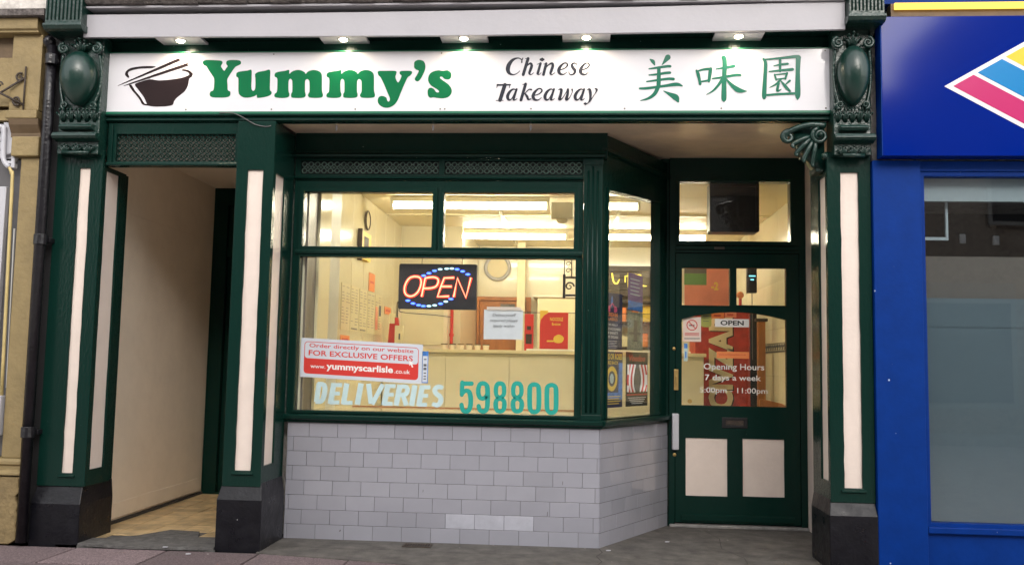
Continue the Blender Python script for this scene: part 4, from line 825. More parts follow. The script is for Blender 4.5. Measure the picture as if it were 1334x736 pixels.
# handwritten style paper notice
tn = thing('paper_notice', 'crumpled white paper notice taped inside the right half of the big window', 'notice', (-.52, YW+.045, 1.38))
def sheet(x0, x1, z0, z1, y, n=10, amp=.0035):
    m = MB(); vs = []; fs = []
    for j in range(n+1):
        for i in range(n+1):
            vs.append((x0+(x1-x0)*i/n, y+amp*math.sin(i*1.7+j*.8)*math.sin(j*1.3+.6*i)-(.0)*i, z0+(z1-z0)*j/n+.003*math.sin(i*.3)))
    for j in range(n):
        for i in range(n):
            a = j*(n+1)+i; fs.append((a, a+1, a+n+2, a+n+1))
    return m.add(vs, fs)
obj('sheet', sheet(-.660, -.388, 1.385, 1.592, YW+.052), 'paper', tn, smooth=True)
tt = MB()
put_text(tt, 'Deliverystaff', -.60, -.435, 1.540, 1.566, YW+.046, shear=.3); put_text(tt, 'required please', -.618, -.425, 1.503, 1.528, YW+.046, shear=.3); put_text(tt, 'apply within', -.595, -.445, 1.465, 1.490, YW+.046, shear=.3)
obj('writing', tt, 'ink', tn)
obj('tape', MB().box(-.64, -.40, YW+.042, YW+.0435, 1.590, 1.612), 'cream', tn)

# neon OPEN sign hanging inside the glass
to = thing('open_sign', 'lit OPEN sign with red lettering and blue dots hanging inside the big window', 'neon sign', (-1.0, .58, 1.59))
obj('panel', MB().plate(rrect(-1.282, -.724, 1.592, 1.915, .012), [], .595, .615), 'black_plastic', to, bevel=.003)
nm_ = MB(); nc = MB()
for st in ART['neon']:
    P = [(a/1e4, .582, b/1e4) for a, b, c in st]
    if len(P) > 5: P = smooth_path(P, sub=3)
    nm_.tube([(p[0], .588, p[2]) for p in P], .0115, 6); nc.tube([(p[0], .580, p[2]) for p in P], .0055, 6)
obj('neon_halo_tube', nm_, 'neon_halo', to, smooth=True); obj('neon_core', nc, 'neon_core', to, smooth=True)  # outer red tube widened to stand in for the letters' halo
ld = MB(); lw = MB()
for i, (a, b, c) in enumerate(ART['led']):
    (lw if i in (3, 4, 5, 13, 14, 16) else ld).ell((a/1e4, .585, b/1e4), (.017, .006, .0075), 8, 6)
obj('blue_light', ld, 'led_blue', to); obj('pale_light', lw, 'led_white', to)
obj('hanging_wire', MB().tube([(-1.12, .60, 1.915), (-1.118, .60, 1.99)], .002, 4).tube([(-.83, .60, 1.915), (-.83, .60, 1.99)], .002, 4), 'black_plastic', to)
ct = thing('mains_lead', 'thin dark cable hanging below the lit OPEN sign', 'cable', (-1.0, .6, 1.5))
obj('lead', MB().tube(smooth_path([(-1.27, .61, 1.60), (-1.26, .61, 1.57), (-1.05, .615, 1.555), (-.9, .615, 1.54)]), .003, 5), 'greyboard', ct)

# posters on the angled pane (inside the glass)
def rposter(name, label, cat, u0, u1, z0, z1, base, group=None, tilt=0):
    t = thing(name, label, cat, rx((u0+u1)/2, .05, z0), group)
    f = lambda u, w, z: rx(u, w, z+(u-u0)*tilt)
    obj('sheet', MB(f).box(u0, u1, .046, .048, z0, z1), base, t)
    return t, f
t, f = rposter('poster', 'dark blue poster with a pink and blue emblem, upper left on the angled pane', 'poster', .107, .412, 1.335, 1.735, 'navy', 'posters in the angled pane')
b = MB(f).plate(smooth_path([(.245, 1.63), (.232, 1.665), (.247, 1.715), (.262, 1.69), (.258, 1.66)], True, 3), [], .0455, .0459); obj('drop_print', b, 'bluep', t)
b = MB(f)
for sg in (-1, 1):
    b.tube([(.252, .0452, 1.66), (.252+sg*.02, .0452, 1.645), (.252+sg*.05, .0452, 1.625)], .005, 5)
    b.plate(smooth_path([(.252+sg*.03, 1.60), (.252+sg*.075, 1.605), (.252+sg*.07, 1.635), (.252+sg*.04, 1.64)][::sg], True, 3), [], .0455, .0459)
obj('emblem_print', b, 'pink', t)
b = MB(f); put_text(b, 'CREAM', .168, .335, 1.565, 1.595, .0453, bold=.03); put_text(b, 'CLASSICS', .168, .335, 1.538, 1.558, .0453, bold=.02); obj('title_print', b, 'orange', t)
b = MB(f)
for i, s_ in enumerate(('JOHN KELLY', 'CARTER WOODHEAD', 'ROB BARRETT', 'BABY DOLAN')): put_text(b, s_, .15 if i != 1 else .115, .345 if i != 1 else .385, 1.497-.028*i, 1.515-.028*i, .0453, bold=.02)
for i in range(5): b.box(.165+.012*(i % 2), .335-.015*(i % 3), .0452, .0455, 1.392-.012*i, 1.395-.012*i)
obj('line_up_print', b, 'white_print', t)
t, f = rposter('leaflet', 'purple leaflet near the top right of the angled pane', 'leaflet', .505, .752, 1.632, 1.905, 'purple', tilt=-.03)
obj('picture', MB(f).box(.507, .750, .0450, .0458, 1.634, 1.70), 'bluep', t)
b = MB(f)
for i in range(5): b.box(.54, .70-.02*(i % 2), .0450, .0455, 1.86-.028*i, 1.867-.028*i)
obj('small_print', b, 'palevinyl', t)
t, f = rposter('leaflet', 'faded grey green leaflet under the purple one on the angled pane', 'leaflet', .500, .755, 1.335, 1.615, 'leafletgrey')
obj('picture', MB(f).box(.60, .66, .0450, .0458, 1.40, 1.56).box(.52, .73, .0450, .0456, 1.45, 1.47), 'greyin', t)
t, f = rposter('poster', 'yellow and blue band poster with a round emblem, lower left on the angled pane', 'poster', .100, .422, .925, 1.318, 'navy', 'posters in the angled pane')
obj('blue_wash', MB(f).box(.102, .150, .0452, .0458, .95, 1.22).box(.36, .420, .0452, .0458, .98, 1.24).box(.15, .36, .0452, .0458, .985, 1.03), 'bluep', t)
b = MB(f); put_text(b, 'GUNS OR ROSES', .112, .412, 1.262, 1.305, .0451, bold=.03); put_text(b, 'ARE BACK', .165, .355, 1.228, 1.252, .0451, bold=.02)
ring_o = [(.255+.085*math.cos(a*.3142), 1.128+.088*math.sin(a*.3142)) for a in range(20)]; ring_i = [(.255+.055*math.cos(a*.3142), 1.128+.055*math.sin(a*.3142)) for a in range(20)]
b.plate(ring_o, [ring_i], .0448, .0451)
for i in range(4): b.box(.14+.02*(i % 2), .39-.02*(i % 2), .0448, .0451, 1.0-.017*i, 1.006-.017*i)
obj('yellow_print', b, 'yellow', t)
obj('emblem_centre', MB(f).ell((.255, .045, 1.128), (.030, .001, .036), 10, 8), 'palevinyl', t)
t, f = rposter('poster', 'black poster with red and white rays, lower right on the angled pane', 'poster', .478, .846, .925, 1.322, 'blackink', 'posters in the angled pane')
b = MB(f); w_ = MB(f)
for i in range(5):
    for sg in (-1, 1):
        x = .662+sg*(.06+.028*i); P = [(x-sg*.02, 1.23), (x+sg*.012, 1.15), (x+sg*.012, 1.08), (x-sg*.015, 1.03)]
        m_ = b if i % 2 else w_
        m_.tube([(a, .0450-.0001*i, c) for a, c in smooth_path([p for p in P if .485 < p[0] < .84] or P[:2], sub=3)], .010, 4)
obj('red_ray_print', b, 'red', t); obj('white_ray_print', w_, 'white_print', t)
obj('figure_print', MB(f).ell((.662, .0445, 1.21), (.024, .001, .026), 10, 8).plate([(.615, 1.03), (.71, 1.03), (.70, 1.10), (.715, 1.16), (.69, 1.19), (.635, 1.19), (.61, 1.16), (.625, 1.10)], [], .0440, .0446), 'ink', t)
b = MB(f); put_text(b, 'Voodoo', .53, .80, 1.255, 1.30, .0449, bold=.02, shear=.3); b.box(.49, .835, .0446, .0449, 1.005, 1.015); obj('red_title', b, 'red', t)
b = MB(f)
for i in range(4): b.box(.51+.02*i, .815-.02*i, .0446, .0449, .985-.014*i, .990-.014*i)
obj('small_print', b, 'white_print', t)

# on the door glass
GD = YD+.0035
t = thing('open_card', 'white card printed OPEN at the top of the arched door glass', 'card', (1.20, GD, 1.53))
obj('card', MB().box(1.062, 1.325, GD-.001, GD+.001, 1.537, 1.600), 'white_print', t); b = MB(); put_text(b, 'OPEN', 1.105, 1.285, 1.550, 1.588, GD-.0015, bold=.03); obj('lettering', b, 'blackink', t)
t = thing('no_smoking_notice', 'pale no smoking notice in the upper left corner of the arched door glass', 'notice', (.88, GD, 1.42))
obj('card', MB().box(.815, .955, GD-.001, GD+.001, 1.418, 1.612), 'frost', t)
b = MB().plate([(.885+.043*math.cos(a*.3142), 1.547+.043*math.sin(a*.3142)) for a in range(20)], [[(.885+.036*math.cos(a*.3142), 1.547+.036*math.sin(a*.3142)) for a in range(20)]], GD-.0018, GD-.0012)
b.add([(.857, GD-.0021, 1.571), (.862, GD-.0021, 1.576), (.914, GD-.0021, 1.524), (.909, GD-.0021, 1.519)], [(0, 3, 2, 1)])
for i in range(3): b.box(.83, .94, GD-.0018, GD-.0012, 1.483-.009*i, 1.487-.009*i)
obj('red_print', b, 'red', t); obj('cigarette_print', MB().box(.862, .905, GD-.0016, GD-.0011, 1.541, 1.549).box(.825, .945, GD-.0018, GD-.0012, 1.445, 1.448).box(.825, .945, GD-.0018, GD-.0012, 1.436, 1.439), 'blackink', t)
t = thing('blue_strip_sticker', 'small pale blue strip sticker below the no smoking notice on the door', 'sticker', (.835, GD, 1.27))
obj('strip', MB().box(.822, .852, GD-.001, GD+.001, 1.265, 1.405), 'palevinyl', t); obj('strip_print', MB().box(.824, .850, GD-.0018, GD-.0012, 1.365, 1.403).box(.832, .842, GD-.0018, GD-.0012, 1.29, 1.34), 'bluep', t)
t = thing('orange_strip_sticker', 'orange strip sticker across the middle of the door glass', 'sticker', (1.20, GD, 1.29))
obj('strip', MB().box(1.075, 1.325, GD-.001, GD+.001, 1.293, 1.345), 'orange', t); b = MB(); put_text(b, 'www.yummyscarlisle.co.uk', 1.09, 1.30, 1.312, 1.330, GD-.0015); obj('lettering', b, 'red', t)
t = thing('opening_hours', 'white lettering giving opening hours on the lower door glass', 'lettering', (1.2, GD, 1.0))
for w_, a0, a1, c0, c1, bo in (('Opening Hours', .975, 1.44, 1.190, 1.252, .012), ('7 days a week', .985, 1.415, 1.108, 1.165, .012), ('5:00pm - 11:00pm', .945, 1.465, 1.012, 1.066, .006)):
    obj('text_line', put_text(MB(), w_, a0, a1, c0, c1, GD, bold=bo), 'white_print', t)
# ================================================================ inside the takeaway
ZC = 2.70
struct('interior_floor', MB().prism_z([(-1.95, .6), (.12, .6), (.62, 1.5), (1.85, 1.5), (1.85, 5.65), (-1.95, 5.65)], .0, .03), 'ceil_in')
struct('interior_ceiling', MB().prism_z([(-1.96, .56), (.12, .56), (.62, 1.51), (1.85, 1.51), (1.85, 5.65), (-1.96, 5.65)], ZC, ZC+.05), 'ceil_in')
cb = MB()
for y in (1.2, 3.15, 4.9): cb.box(-1.94, 1.84 if y > 2 else .3, y, y+.05, ZC-.012, ZC-.001)
for x in (-.8, .35): cb.box(x, x+.04, .7 if x < 0 else 1.6, 5.6, ZC-.010, ZC-.001)
struct('ceiling_batten', cb, 'counter_top')
lw_ = setting('interior_left_wall', (-1.95, 2.3, 0))
x = .60; wd = .45
obj('cladding', MB().box(-1.985, -1.96, .56, 5.65, .03, ZC), 'wall_in', lw_)
obj('dark_panel', MB().box(-1.955, -1.945, .57, .80, .03, ZC), 'greyin', lw_)
obj('cream_post', MB().box(-1.955, -1.925, .80, 1.10, .03, ZC), 'counter_top', lw_, bevel=.004)
obj('grey_post', MB().box(-1.955, -1.935, 1.10, 1.42, .03, ZC), 'paleblue', lw_, bevel=.004)
for k in range(6): obj('wall_sheet', MB().box(-1.958, -1.95, 1.424+.44*k, 1.424+.44*k+.436, .03, ZC-.003), 'wall_left', lw_, bevel=.002)
struct('interior_partition', MB().box(-1.95, -1.28, 4.0, 4.08, .03, ZC), 'wall_in')
struct('partition_end', MB().box(-1.36, -1.28, 4.081, 5.6, .03, ZC), 'wall_in')
bw = setting('interior_back_wall', (0, 5.6, 0))
for k in range(6): obj('wall_sheet', MB().box(-1.27+.52*k, -1.27+.52*k+.515, 5.6, 5.61, .03, ZC-.003), 'wall_in', bw, bevel=.002)
obj('backing', MB().box(-1.95, 1.9, 5.615, 5.65, .03, 2.75), 'wall_in', bw)
rw = setting('interior_right_wall', (1.85, 3, 0))
obj('backing', MB().box(1.853, 1.86, 1.5, 5.65, .03, ZC), 'wall_in', rw)
for j in range(9):
    for i in range(13):
        o_ = MB().box(1.844, 1.850, 1.52+.315*i, 1.52+.315*i+.311, .05+.22*j, .05+.22*j+.216) if (i, j) == (0, 0) else None
        if o_: wt = obj('wall_tile', o_, 'counter_tile', rw, bevel=.002); wt_me = wt.data
        else:
            c_ = wt.copy(); C.objects.link(c_); c_.location = wt.location+Vector((0, .315*i, .22*j))
bd = MB().box(1.838, 1.8435, 1.52, 5.6, 1.37, 1.385).box(1.838, 1.8435, 1.52, 5.6, 1.45, 1.457)
for i in range(40): bd.tube([(1.840, 1.55+i*.1+.028*math.cos(a*.9), 1.417+.024*math.sin(a*.9)) for a in range(6)], .006, 4)
obj('border_pattern', bd, 'ink', rw)
# display shelf behind the big window
sh = thing('window_shelf', 'wide cream shelf just inside the big window', 'shelf', (-.9, .9, .80))
obj('top', MB().box(-1.93, -.01, .575, 1.27, .842, .866), 'counter_top', sh, bevel=.003)
obj('front', MB().box(-1.93, -.01, 1.24, 1.26, .03, .841), 'wall_in', sh)
obj('edge', MB().box(-1.75, -.01, 1.245, 1.275, .867, .875), 'wood', sh)
# side shelf under the angled pane
struct('side_ledge', MB(rx).box(.02, LR-.02, .078, .20, .80, .852), 'counter_top')
# counter
cn = thing('counter', 'long cream tiled serving counter running across the shop', 'counter', (-.3, 3.4, .03))
obj('top', MB().box(-1.94, 1.235, 3.17, 3.75, 1.318, 1.352), 'counter_top', cn, bevel=.004)
obj('carcass', MB().box(-1.94, 1.215, 3.21, 3.7, .03, 1.317), 'counter_tile', cn)
ctm = None
for j in range(2):
    for i in range(5):
        if ctm is None: ctm = obj('front_panel', MB().box(-1.94, -1.94+.627, 3.2, 3.209, .05, .05+.628), 'counter_tile', cn, bevel=.002)
        else:
            c_ = ctm.copy(); C.objects.link(c_); c_.location = ctm.location+Vector((.631*i, 0, .633*j))
obj('metal_strip_glint', MB().box(-.52, 1.1, 3.30, 3.42, 1.353, 1.372), 'lamp_reflection', cn, bevel=.003)  # lamp reflection on the counter put in as a pale strip
gs = thing('counter_screen', 'low clear glass screen standing on the counter at the right of the OPEN sign', 'glass screen', (-.1, 3.5, 1.35))
obj('glass', MB().box(-.58, 1.0, 3.5, 3.506, 1.353, 1.74), 'pane', gs); obj('edge', MB().box(-.58, 1.0, 3.498, 3.508, 1.741, 1.748), 'ink', gs)
def printed(name, label, cat, x0, x1, z0, z1, y, m, th=.05, group=None):
    t = thing(name, label, cat, ((x0+x1)/2, y, z0), group); obj('box', MB().box(x0, x1, y, y+th, z0, z1), m, t, bevel=.003); return t
t = printed('noodle_box', 'narrow red noodle box just right of the paper notice', 'box', -.545, -.455, 1.353, 1.72, 3.36, 'red')
obj('print', MB().box(-.53, -.47, 3.357, 3.359, 1.42, 1.52).box(-.52, -.48, 3.357, 3.359, 1.56, 1.60), 'darkwood', t)
t = thing('menu_stand', 'red noodle box card with a curved corner standing on the counter', 'display card', (-.25, 3.36, 1.353))
obj('card', MB().plate([(-.392, 1.353), (-.107, 1.353), (-.107, 1.74), (-.30, 1.74), (-.35, 1.71), (-.385, 1.66), (-.392, 1.60)], [], 3.36, 3.375), 'red', t)
b = MB(); put_text(b, 'NOODLE', -.29, -.16, 1.655, 1.69, 3.358, bold=.02); put_text(b, 'box', -.27, -.18, 1.61, 1.64, 3.358, bold=.02); b.plate(smooth_path([(-.24, 1.44), (-.17, 1.44), (-.15, 1.49), (-.20, 1.52), (-.25, 1.49)], True, 3), [], 3.356, 3.359).box(-.32, -.25, 3.356, 3.359, 1.445, 1.46)
obj('print', b, 'yellow', t)
t = thing('yellow_card', 'small yellow card tucked behind the red menu stand on the counter', 'card', (-.38, 3.39, 1.353)); obj('sheet', MB().box(-.392, -.31, 3.385, 3.39, 1.353, 1.76), 'yellow', t)
t = thing('leaflet_holder', 'red and white leaflet holder on the left end of the counter', 'leaflet holder', (-1.8, 3.25, 1.353))
obj('back', MB().plate([(-1.92, 1.353), (-1.74, 1.353), (-1.78, 1.42), (-1.82, 1.66), (-1.90, 1.66)], [], 3.28, 3.31), 'red', t)
obj('leaflet', MB().box(-1.905, -1.85, 3.26, 3.279, 1.60, 1.70).box(-1.84, -1.76, 3.24, 3.275, 1.40, 1.58), 'counter_top', t); obj('print', MB().box(-1.80, -1.785, 3.235, 3.239, 1.44, 1.50), 'ink', t)
for k in range(6):
    x = -1.36+.085*k
    t = thing('sauce_tub', ['dull brown tub, first from the left in the row on the counter', 'dull brown tub, second from the left on the counter', 'dull brown tub, third from the left on the counter', 'dull brown tub, fourth from the left on the counter', 'dull brown tub, fifth from the left on the counter', 'dull brown tub, last in the row, under the paper notice'][k], 'tub', (x, 3.4, 1.353), 'row of tubs on the counter')
    obj('body', MB().tube([(x, 3.4, 1.353), (x, 3.4, 1.40)], [.028, .034], 10), 'hallwall', t, smooth=False); obj('lid', MB().tube([(x, 3.4, 1.401), (x, 3.4, 1.41)], .036, 10), 'brownshade', t)
# menus and cards on the left wall
lx_ = lambda u, w, z: (-1.95+.002-w, u, z)
mw = ['first and nearest the window', 'second from the window', 'third from the window', 'fourth from the window', 'last, with a red column']
for k in range(5):
    u0 = 1.54+.31*k; t = thing('menu_sheet', 'cream printed menu sheet on the left wall, '+mw[k], 'menu', (-1.947, u0+.15, 1.47), 'menu sheets on the left wall')
    obj('sheet', MB(lx_).box(u0, u0+.295, -.004, -.001, 1.475, 1.86), 'counter_top', t)
    b = MB(lx_)
    for j in range(13):
        for c_ in range(2):
            if random.random() < .85: b.box(u0+.02+.14*c_, u0+.02+.14*c_+random.uniform(.05, .11), -.0052, -.0042, 1.83-.025*j, 1.836-.025*j)
    if k in (1, 2): b.box(u0+.04, u0+.25, -.0052, -.0042, 1.488, 1.502)
    obj('print', b, 'greyin', t)
    if k == 4: obj('picture', MB(lx_).box(u0+.02, u0+.12, -.0064, -.0054, 1.52, 1.74), 'salmon', t); obj('picture', MB(lx_).box(u0+.17, u0+.26, -.0064, -.0054, 1.66, 1.76), 'ink', t)
for u0, u1, z0, z1, l in ((2.50, 2.74, 1.87, 2.04, 'orange card high on the left wall above the menus'), (3.22, 3.52, 1.695, 1.77, 'small orange card on the left wall right of the menus'), (1.55, 1.85, 1.36, 1.43, 'orange card low on the left wall under the menus')):
    t = thing('orange_card', l, 'card', (-1.947, (u0+u1)/2, z0)); obj('card', MB(lx_).box(u0, u1, -.004, -.001, z0, z1), 'orange', t); obj('print', MB(lx_).box(u0+.05, u1-.05, -.0052, -.0042, (z0+z1)/2-.01, (z0+z1)/2+.01), 'red', t)
t = thing('wall_clock', 'small round clock high on the left wall, seen through the upper left light', 'clock', (-1.93, 2.35, 2.4))
obj('rim', MB(lx_).tube([(2.35+.085*math.cos(a*.3927), -.012, 2.50+.085*math.sin(a*.3927)) for a in range(16)], .008, 5, closed=True), 'darkwood', t)
obj('face', MB(lx_).plate([(2.35+.08*math.cos(a*.3927), 2.50+.08*math.sin(a*.3927)) for a in range(16)], [], -.01, -.002), 'counter_top', t)
t = thing('wall_calendar', 'yellow calendar hanging on the left wall below the small clock', 'calendar', (-1.93, 2.2, 2.2))
obj('sheet', MB(lx_).box(2.05, 2.42, -.03, -.002, 2.12, 2.37), 'yellow', t); obj('spine', MB(lx_).box(2.03, 2.049, -.04, -.002, 2.10, 2.38), 'darkwood', t); obj('print', MB(lx_).box(2.15, 2.32, -.0315, -.0305, 2.22, 2.33), 'ink', t)
# hatch, red pole, door, boxed unit at the back
t = thing('wall_cupboard', 'khaki wall cupboard on the partition below the OPEN sign', 'cupboard', (-1.6, 3.9, 1.40)); obj('carcass', MB().box(-1.94, -1.40, 3.86, 3.99, 1.36, 1.84), 'hallwall', t, bevel=.004); obj('top_rail', MB().box(-1.945, -1.39, 3.85, 3.99, 1.842, 1.86), 'brownshade', t); obj('door', MB().box(-1.90, -1.44, 3.85, 3.859, 1.40, 1.80), 'wall_in', t, bevel=.003)
t = thing('red_pole', 'thin red vertical pipe at the corner of the partition', 'pipe', (-1.35, 3.9, 1.36)); obj('pole', MB().tube([(-1.36, 3.9, 1.36), (-1.36, 3.9, 1.90)], .018, 8).tube([(-1.36, 3.9, 1.50), (-1.36, 3.9, 1.53)], .026, 8), 'red', t)
t = thing('inner_door', 'orange brown wooden door in the back wall', 'door', (-.98, 5.55, .03))
obj('leaf', MB().box(-1.24, -.66, 5.55, 5.59, .03, 2.0), 'wood', t, bevel=.004); obj('frame', MB().plate(rect(-1.275, -.60, .03, 2.05), [rect(-1.245, -.655, .03-.001, 2.005)], 5.53, 5.598), 'wood', t, bevel=.004); obj('picture', MB().box(-.98, -.80, 5.542, 5.549, 1.88, 1.96), 'greyin', t)
t = thing('wall_pillar', 'white square pillar against the back wall beside the wooden door', 'pillar', (-.72, 5.3, .03)); obj('shaft', MB().box(-.76, -.66, 5.25, 5.35, .03, ZC-.002), 'ceil_in', t, bevel=.005)
t = thing('kitchen_cupboard', 'cream cupboard with an overhanging top behind the counter, above the red menu stand', 'cupboard', (-.2, 5.2, .03)); obj('carcass', MB().box(-.50, -.02, 5.15, 5.58, .03, 2.02), 'counter_top', t, bevel=.004); obj('top', MB().box(-.56, .02, 5.12, 5.59, 2.022, 2.05), 'hallwall', t, bevel=.004)
t = thing('wall_fan', 'round white extractor ring high on the back wall right of the OPEN sign', 'extractor fan', (-1.12, 5.5, 2.3))
obj('ring', MB().tube([(-1.03+.15*math.cos(a*.3142), 5.56, 2.42+.15*math.sin(a*.3142)) for a in range(20)], .022, 6, closed=True), 'whiteplastic', t, smooth=True); obj('grille', MB().plate([(-1.03+.13*math.cos(a*.3142), 2.42+.13*math.sin(a*.3142)) for a in range(20)], [], 5.575, 5.59), 'ceil_in', t)
t = thing('iron_bracket', 'black scrolled iron bracket hanging inside the right edge of the big window', 'bracket', (-.08, 1.1, 1.72))
b = MB().box(-.125, -.105, 1.09, 1.11, 1.72, 1.90).box(-.104, -.03, 1.09, 1.11, 1.87, 1.885).box(-.104, -.03, 1.09, 1.11, 1.735, 1.75)
b.spiral(-.075, 1.1, 1.81, .035, .006, 1.3, .007); b.tube([(-.115, 1.1, 1.90), (-.115, 1.1, 2.08)], .004, 4).tube([(-.06, 1.1, 1.885), (-.06, 1.1, 2.08)], .004, 4)
for z in (1.93, 1.98, 2.03): b.spiral(-.085, 1.1, z, .02, .005, 1.2, .004)
obj('scrollwork', b, 'iron', t, smooth=True)
# black sign board with gold characters and the shelves under it
t = thing('character_board', 'dark board with lit gold characters high at the back, seen through the angled pane', 'sign board', (.7, 5.4, 2.05))
bb = None
for k in range(5): obj('plank', MB().box(.16, 1.25, 5.42, 5.45, 2.07+.075*k, 2.07+.075*k+.073), 'darkwood', t, bevel=.003)
b = MB()
g_ = [[(0, .10, .02), (.02, .0, .02), (.06, -.02, .02), (.09, .03, .008)], [(.20, .11, .018), (.20, -.06, .018)], [(.16, .07, .014), (.24, .07, .014), (.24, -.01, .014)], [(.16, .07, .014), (.16, .0, .014)], [(.29, .09, .018), (.29, -.01, .016), (.26, -.05, .008)], [(.29, .08, .014), (.35, .08, .014), (.36, -.03, .016), (.42, -.05, .01)], [(.31, .03, .012), (.34, .0, .012)], [(.60, .06, .02), (.68, .03, .05), (.62, -.02, .01)]]
put_strokes(b, [[((.40+x)*1e4, (2.245+z)*1e4, w*1e4) for x, z, w in s_] for s_ in g_], 5.415); obj('gold_character', b, 'goldlit', t)
t = thing('back_shelf', 'brown shelf of packets and jars behind the angled pane posters', 'shelf', (.7, 5.3, 1.4))
for k, z in enumerate((1.42, 1.72, 1.98)): obj('board', MB().box(.2, 1.2, 5.25, 5.55, z, z+.03), 'darkwood', t)
jc = ['wood', 'counter_top', 'orange', 'yellow', 'hallwall']
for k in range(14):
    x = .25+.13*(k % 7); z = 1.451 if k < 7 else 1.751; h_ = random.uniform(.12, .2); cn_ = {'wood': 'brown', 'counter_top': 'cream', 'orange': 'orange', 'yellow': 'yellow', 'hallwall': 'beige'}[jc[(k*3) % 5]]; od_ = ['leftmost', 'second from left', 'third from left', 'middle', 'third from right', 'second from right', 'rightmost'][k % 7]
    tag(obj('packet', MB().box(x, x+random.uniform(.06, .1), 5.35, 5.45, z, z+h_), jc[(k*3) % 5], bevel=.006), 'small %s packet, %s on the %s board of the brown back shelf' % (cn_, od_, 'lower' if k < 7 else 'middle'), 'packet', 'packets on the back shelf')
# red cabinet seen through the door, with big cream letters running upwards
t = thing('red_cabinet', 'tall red cabinet with large cream lettering running up its face, behind the door glass', 'cabinet', (1.45, 3.45, .03))
obj('carcass', MB().box(1.16, 1.70, 3.42, 3.9, .03, 1.80), 'redpanel', t, bevel=.004)
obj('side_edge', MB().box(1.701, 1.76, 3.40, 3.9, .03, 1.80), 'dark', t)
b = MB(); put_text(b, 'UCIVZAR', 1.29, 1.53, .62, 1.76, 3.418, bold=.045, turn=True); obj('cream_lettering', b, 'counter_top', t)
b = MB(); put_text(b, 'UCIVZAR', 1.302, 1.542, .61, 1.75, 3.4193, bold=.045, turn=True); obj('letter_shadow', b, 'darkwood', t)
t = thing('header_poster', 'large salmon pink poster above the red cabinet, seen through the upper door panes', 'poster', (1.3, 3.3, 1.81))
obj('sheet', MB().box(1.04, 1.50, 3.30, 3.31, 1.82, 2.20), 'salmon', t); b = MB(); put_text(b, '-2', 1.30, 1.37, 1.98, 2.06, 3.298, bold=.04); obj('yellow_print', b, 'yellow', t)
t = thing('price_card', 'green price card with a grey top behind the upper left door pane', 'card', (1.13, 3.0, 2.0))
obj('card', MB().box(1.0, 1.21, 2.98, 2.985, 2.0, 2.11), 'green_lcd', t); obj('top_band', MB().box(1.0, 1.21, 2.98, 2.985, 2.111, 2.16), 'greyin', t)
t = thing('wall_telephone', 'black box with small lit blue digits behind the upper right door pane', 'meter', (1.6, 3.0, 1.85)); obj('body', MB().box(1.59, 1.68, 2.96, 3.03, 1.93, 2.18), 'black_plastic', t, bevel=.006); obj('digits', MB().box(1.605, 1.665, 2.955, 2.959, 2.085, 2.095).box(1.62, 1.65, 2.955, 2.959, 2.05, 2.06), 'cyanlit', t); obj('cable', MB().tube([(1.64, 3.0, 1.93), (1.642, 3.0, 1.3)], .004, 4), 'ink', t)
t = thing('orange_lantern', 'small orange red ornament behind the upper right door pane', 'ornament', (1.45, 3.0, 1.8)); obj('body', MB().ell((1.53, 3.0, 1.91), (.035, .03, .035), 12, 8), 'orange', t, smooth=True); obj('tassel', MB().tube([(1.53, 3.0, 1.875), (1.53, 3.0, 1.80)], .014, 6), 'red', t)
for nm_c, x0, x1, z0, z1, m_, l in (('orange_leaflet', 1.30, 1.42, 1.70, 1.80, 'orange', 'orange leaflet above the red cabinet, directly behind the OPEN card'), ('yellow_leaflet', 1.21, 1.29, 1.69, 1.79, 'yellow', 'yellow leaflet above the red cabinet, left of the orange one'), ('red_leaflet', 1.43, 1.54, 1.71, 1.81, 'salmon', 'salmon leaflet above the red cabinet, right of the orange one')):
    t = thing(nm_c, l, 'leaflet', (x0, 3.28, z0)); obj('sheet', MB().box(x0, x1, 3.275, 3.28, z0, z1), m_, t); obj('print', MB().box(x0+.015, x1-.015, 3.272, 3.2745, z1-.03, z1-.02).box(x0+.02, x1-.03, 3.272, 3.2745, z0+.02, z0+.035), 'redpanel', t)
t = thing('lime_note', 'lime green note stuck above the red cabinet, next to the no smoking notice', 'note', (.96, 1.5, 1.53)); obj('sheet', MB().plate(rrect(.958, 1.04, 1.535, 1.655, .02), [], 1.475, 1.477), 'lime', t); obj('print', MB().box(.975, 1.02, 1.472, 1.4745, 1.62, 1.624).box(.975, 1.02, 1.472, 1.4745, 1.60, 1.604).box(.975, 1.02, 1.472, 1.4745, 1.58, 1.584), 'ink', t)
t = thing('wooden_frame', 'brown wooden upright against the tiled side wall, seen through the door', 'upright', (1.72, 3.0, .9)); obj('post', MB().box(1.69, 1.76, 2.98, 3.04, .03, 1.66), 'wood', t, bevel=.004); obj('cap', MB().box(1.67, 1.78, 2.96, 3.06, 1.662, 1.69), 'darkwood', t, bevel=.004)
t = thing('chair', 'brown chair with a curved wooden back just inside the door', 'chair', (1.7, 2.3, .03))
obj('backrest', MB().plate([(1.57, .60), (1.80, .60), (1.80, .90), (1.76, .92), (1.60, .955), (1.57, .95)], [], 2.30, 2.335), 'wood', t, bevel=.006); obj('seat', MB().box(1.50, 1.82, 1.9, 2.30, .45, .49), 'wood', t, bevel=.008)
for x, y in ((1.52, 1.93), (1.79, 1.93), (1.52, 2.31), (1.79, 2.31)): obj('leg', MB().tube([(x, y, .03), (x, y, .45 if y < 2 else .62)], .017, 8), 'wood', t)
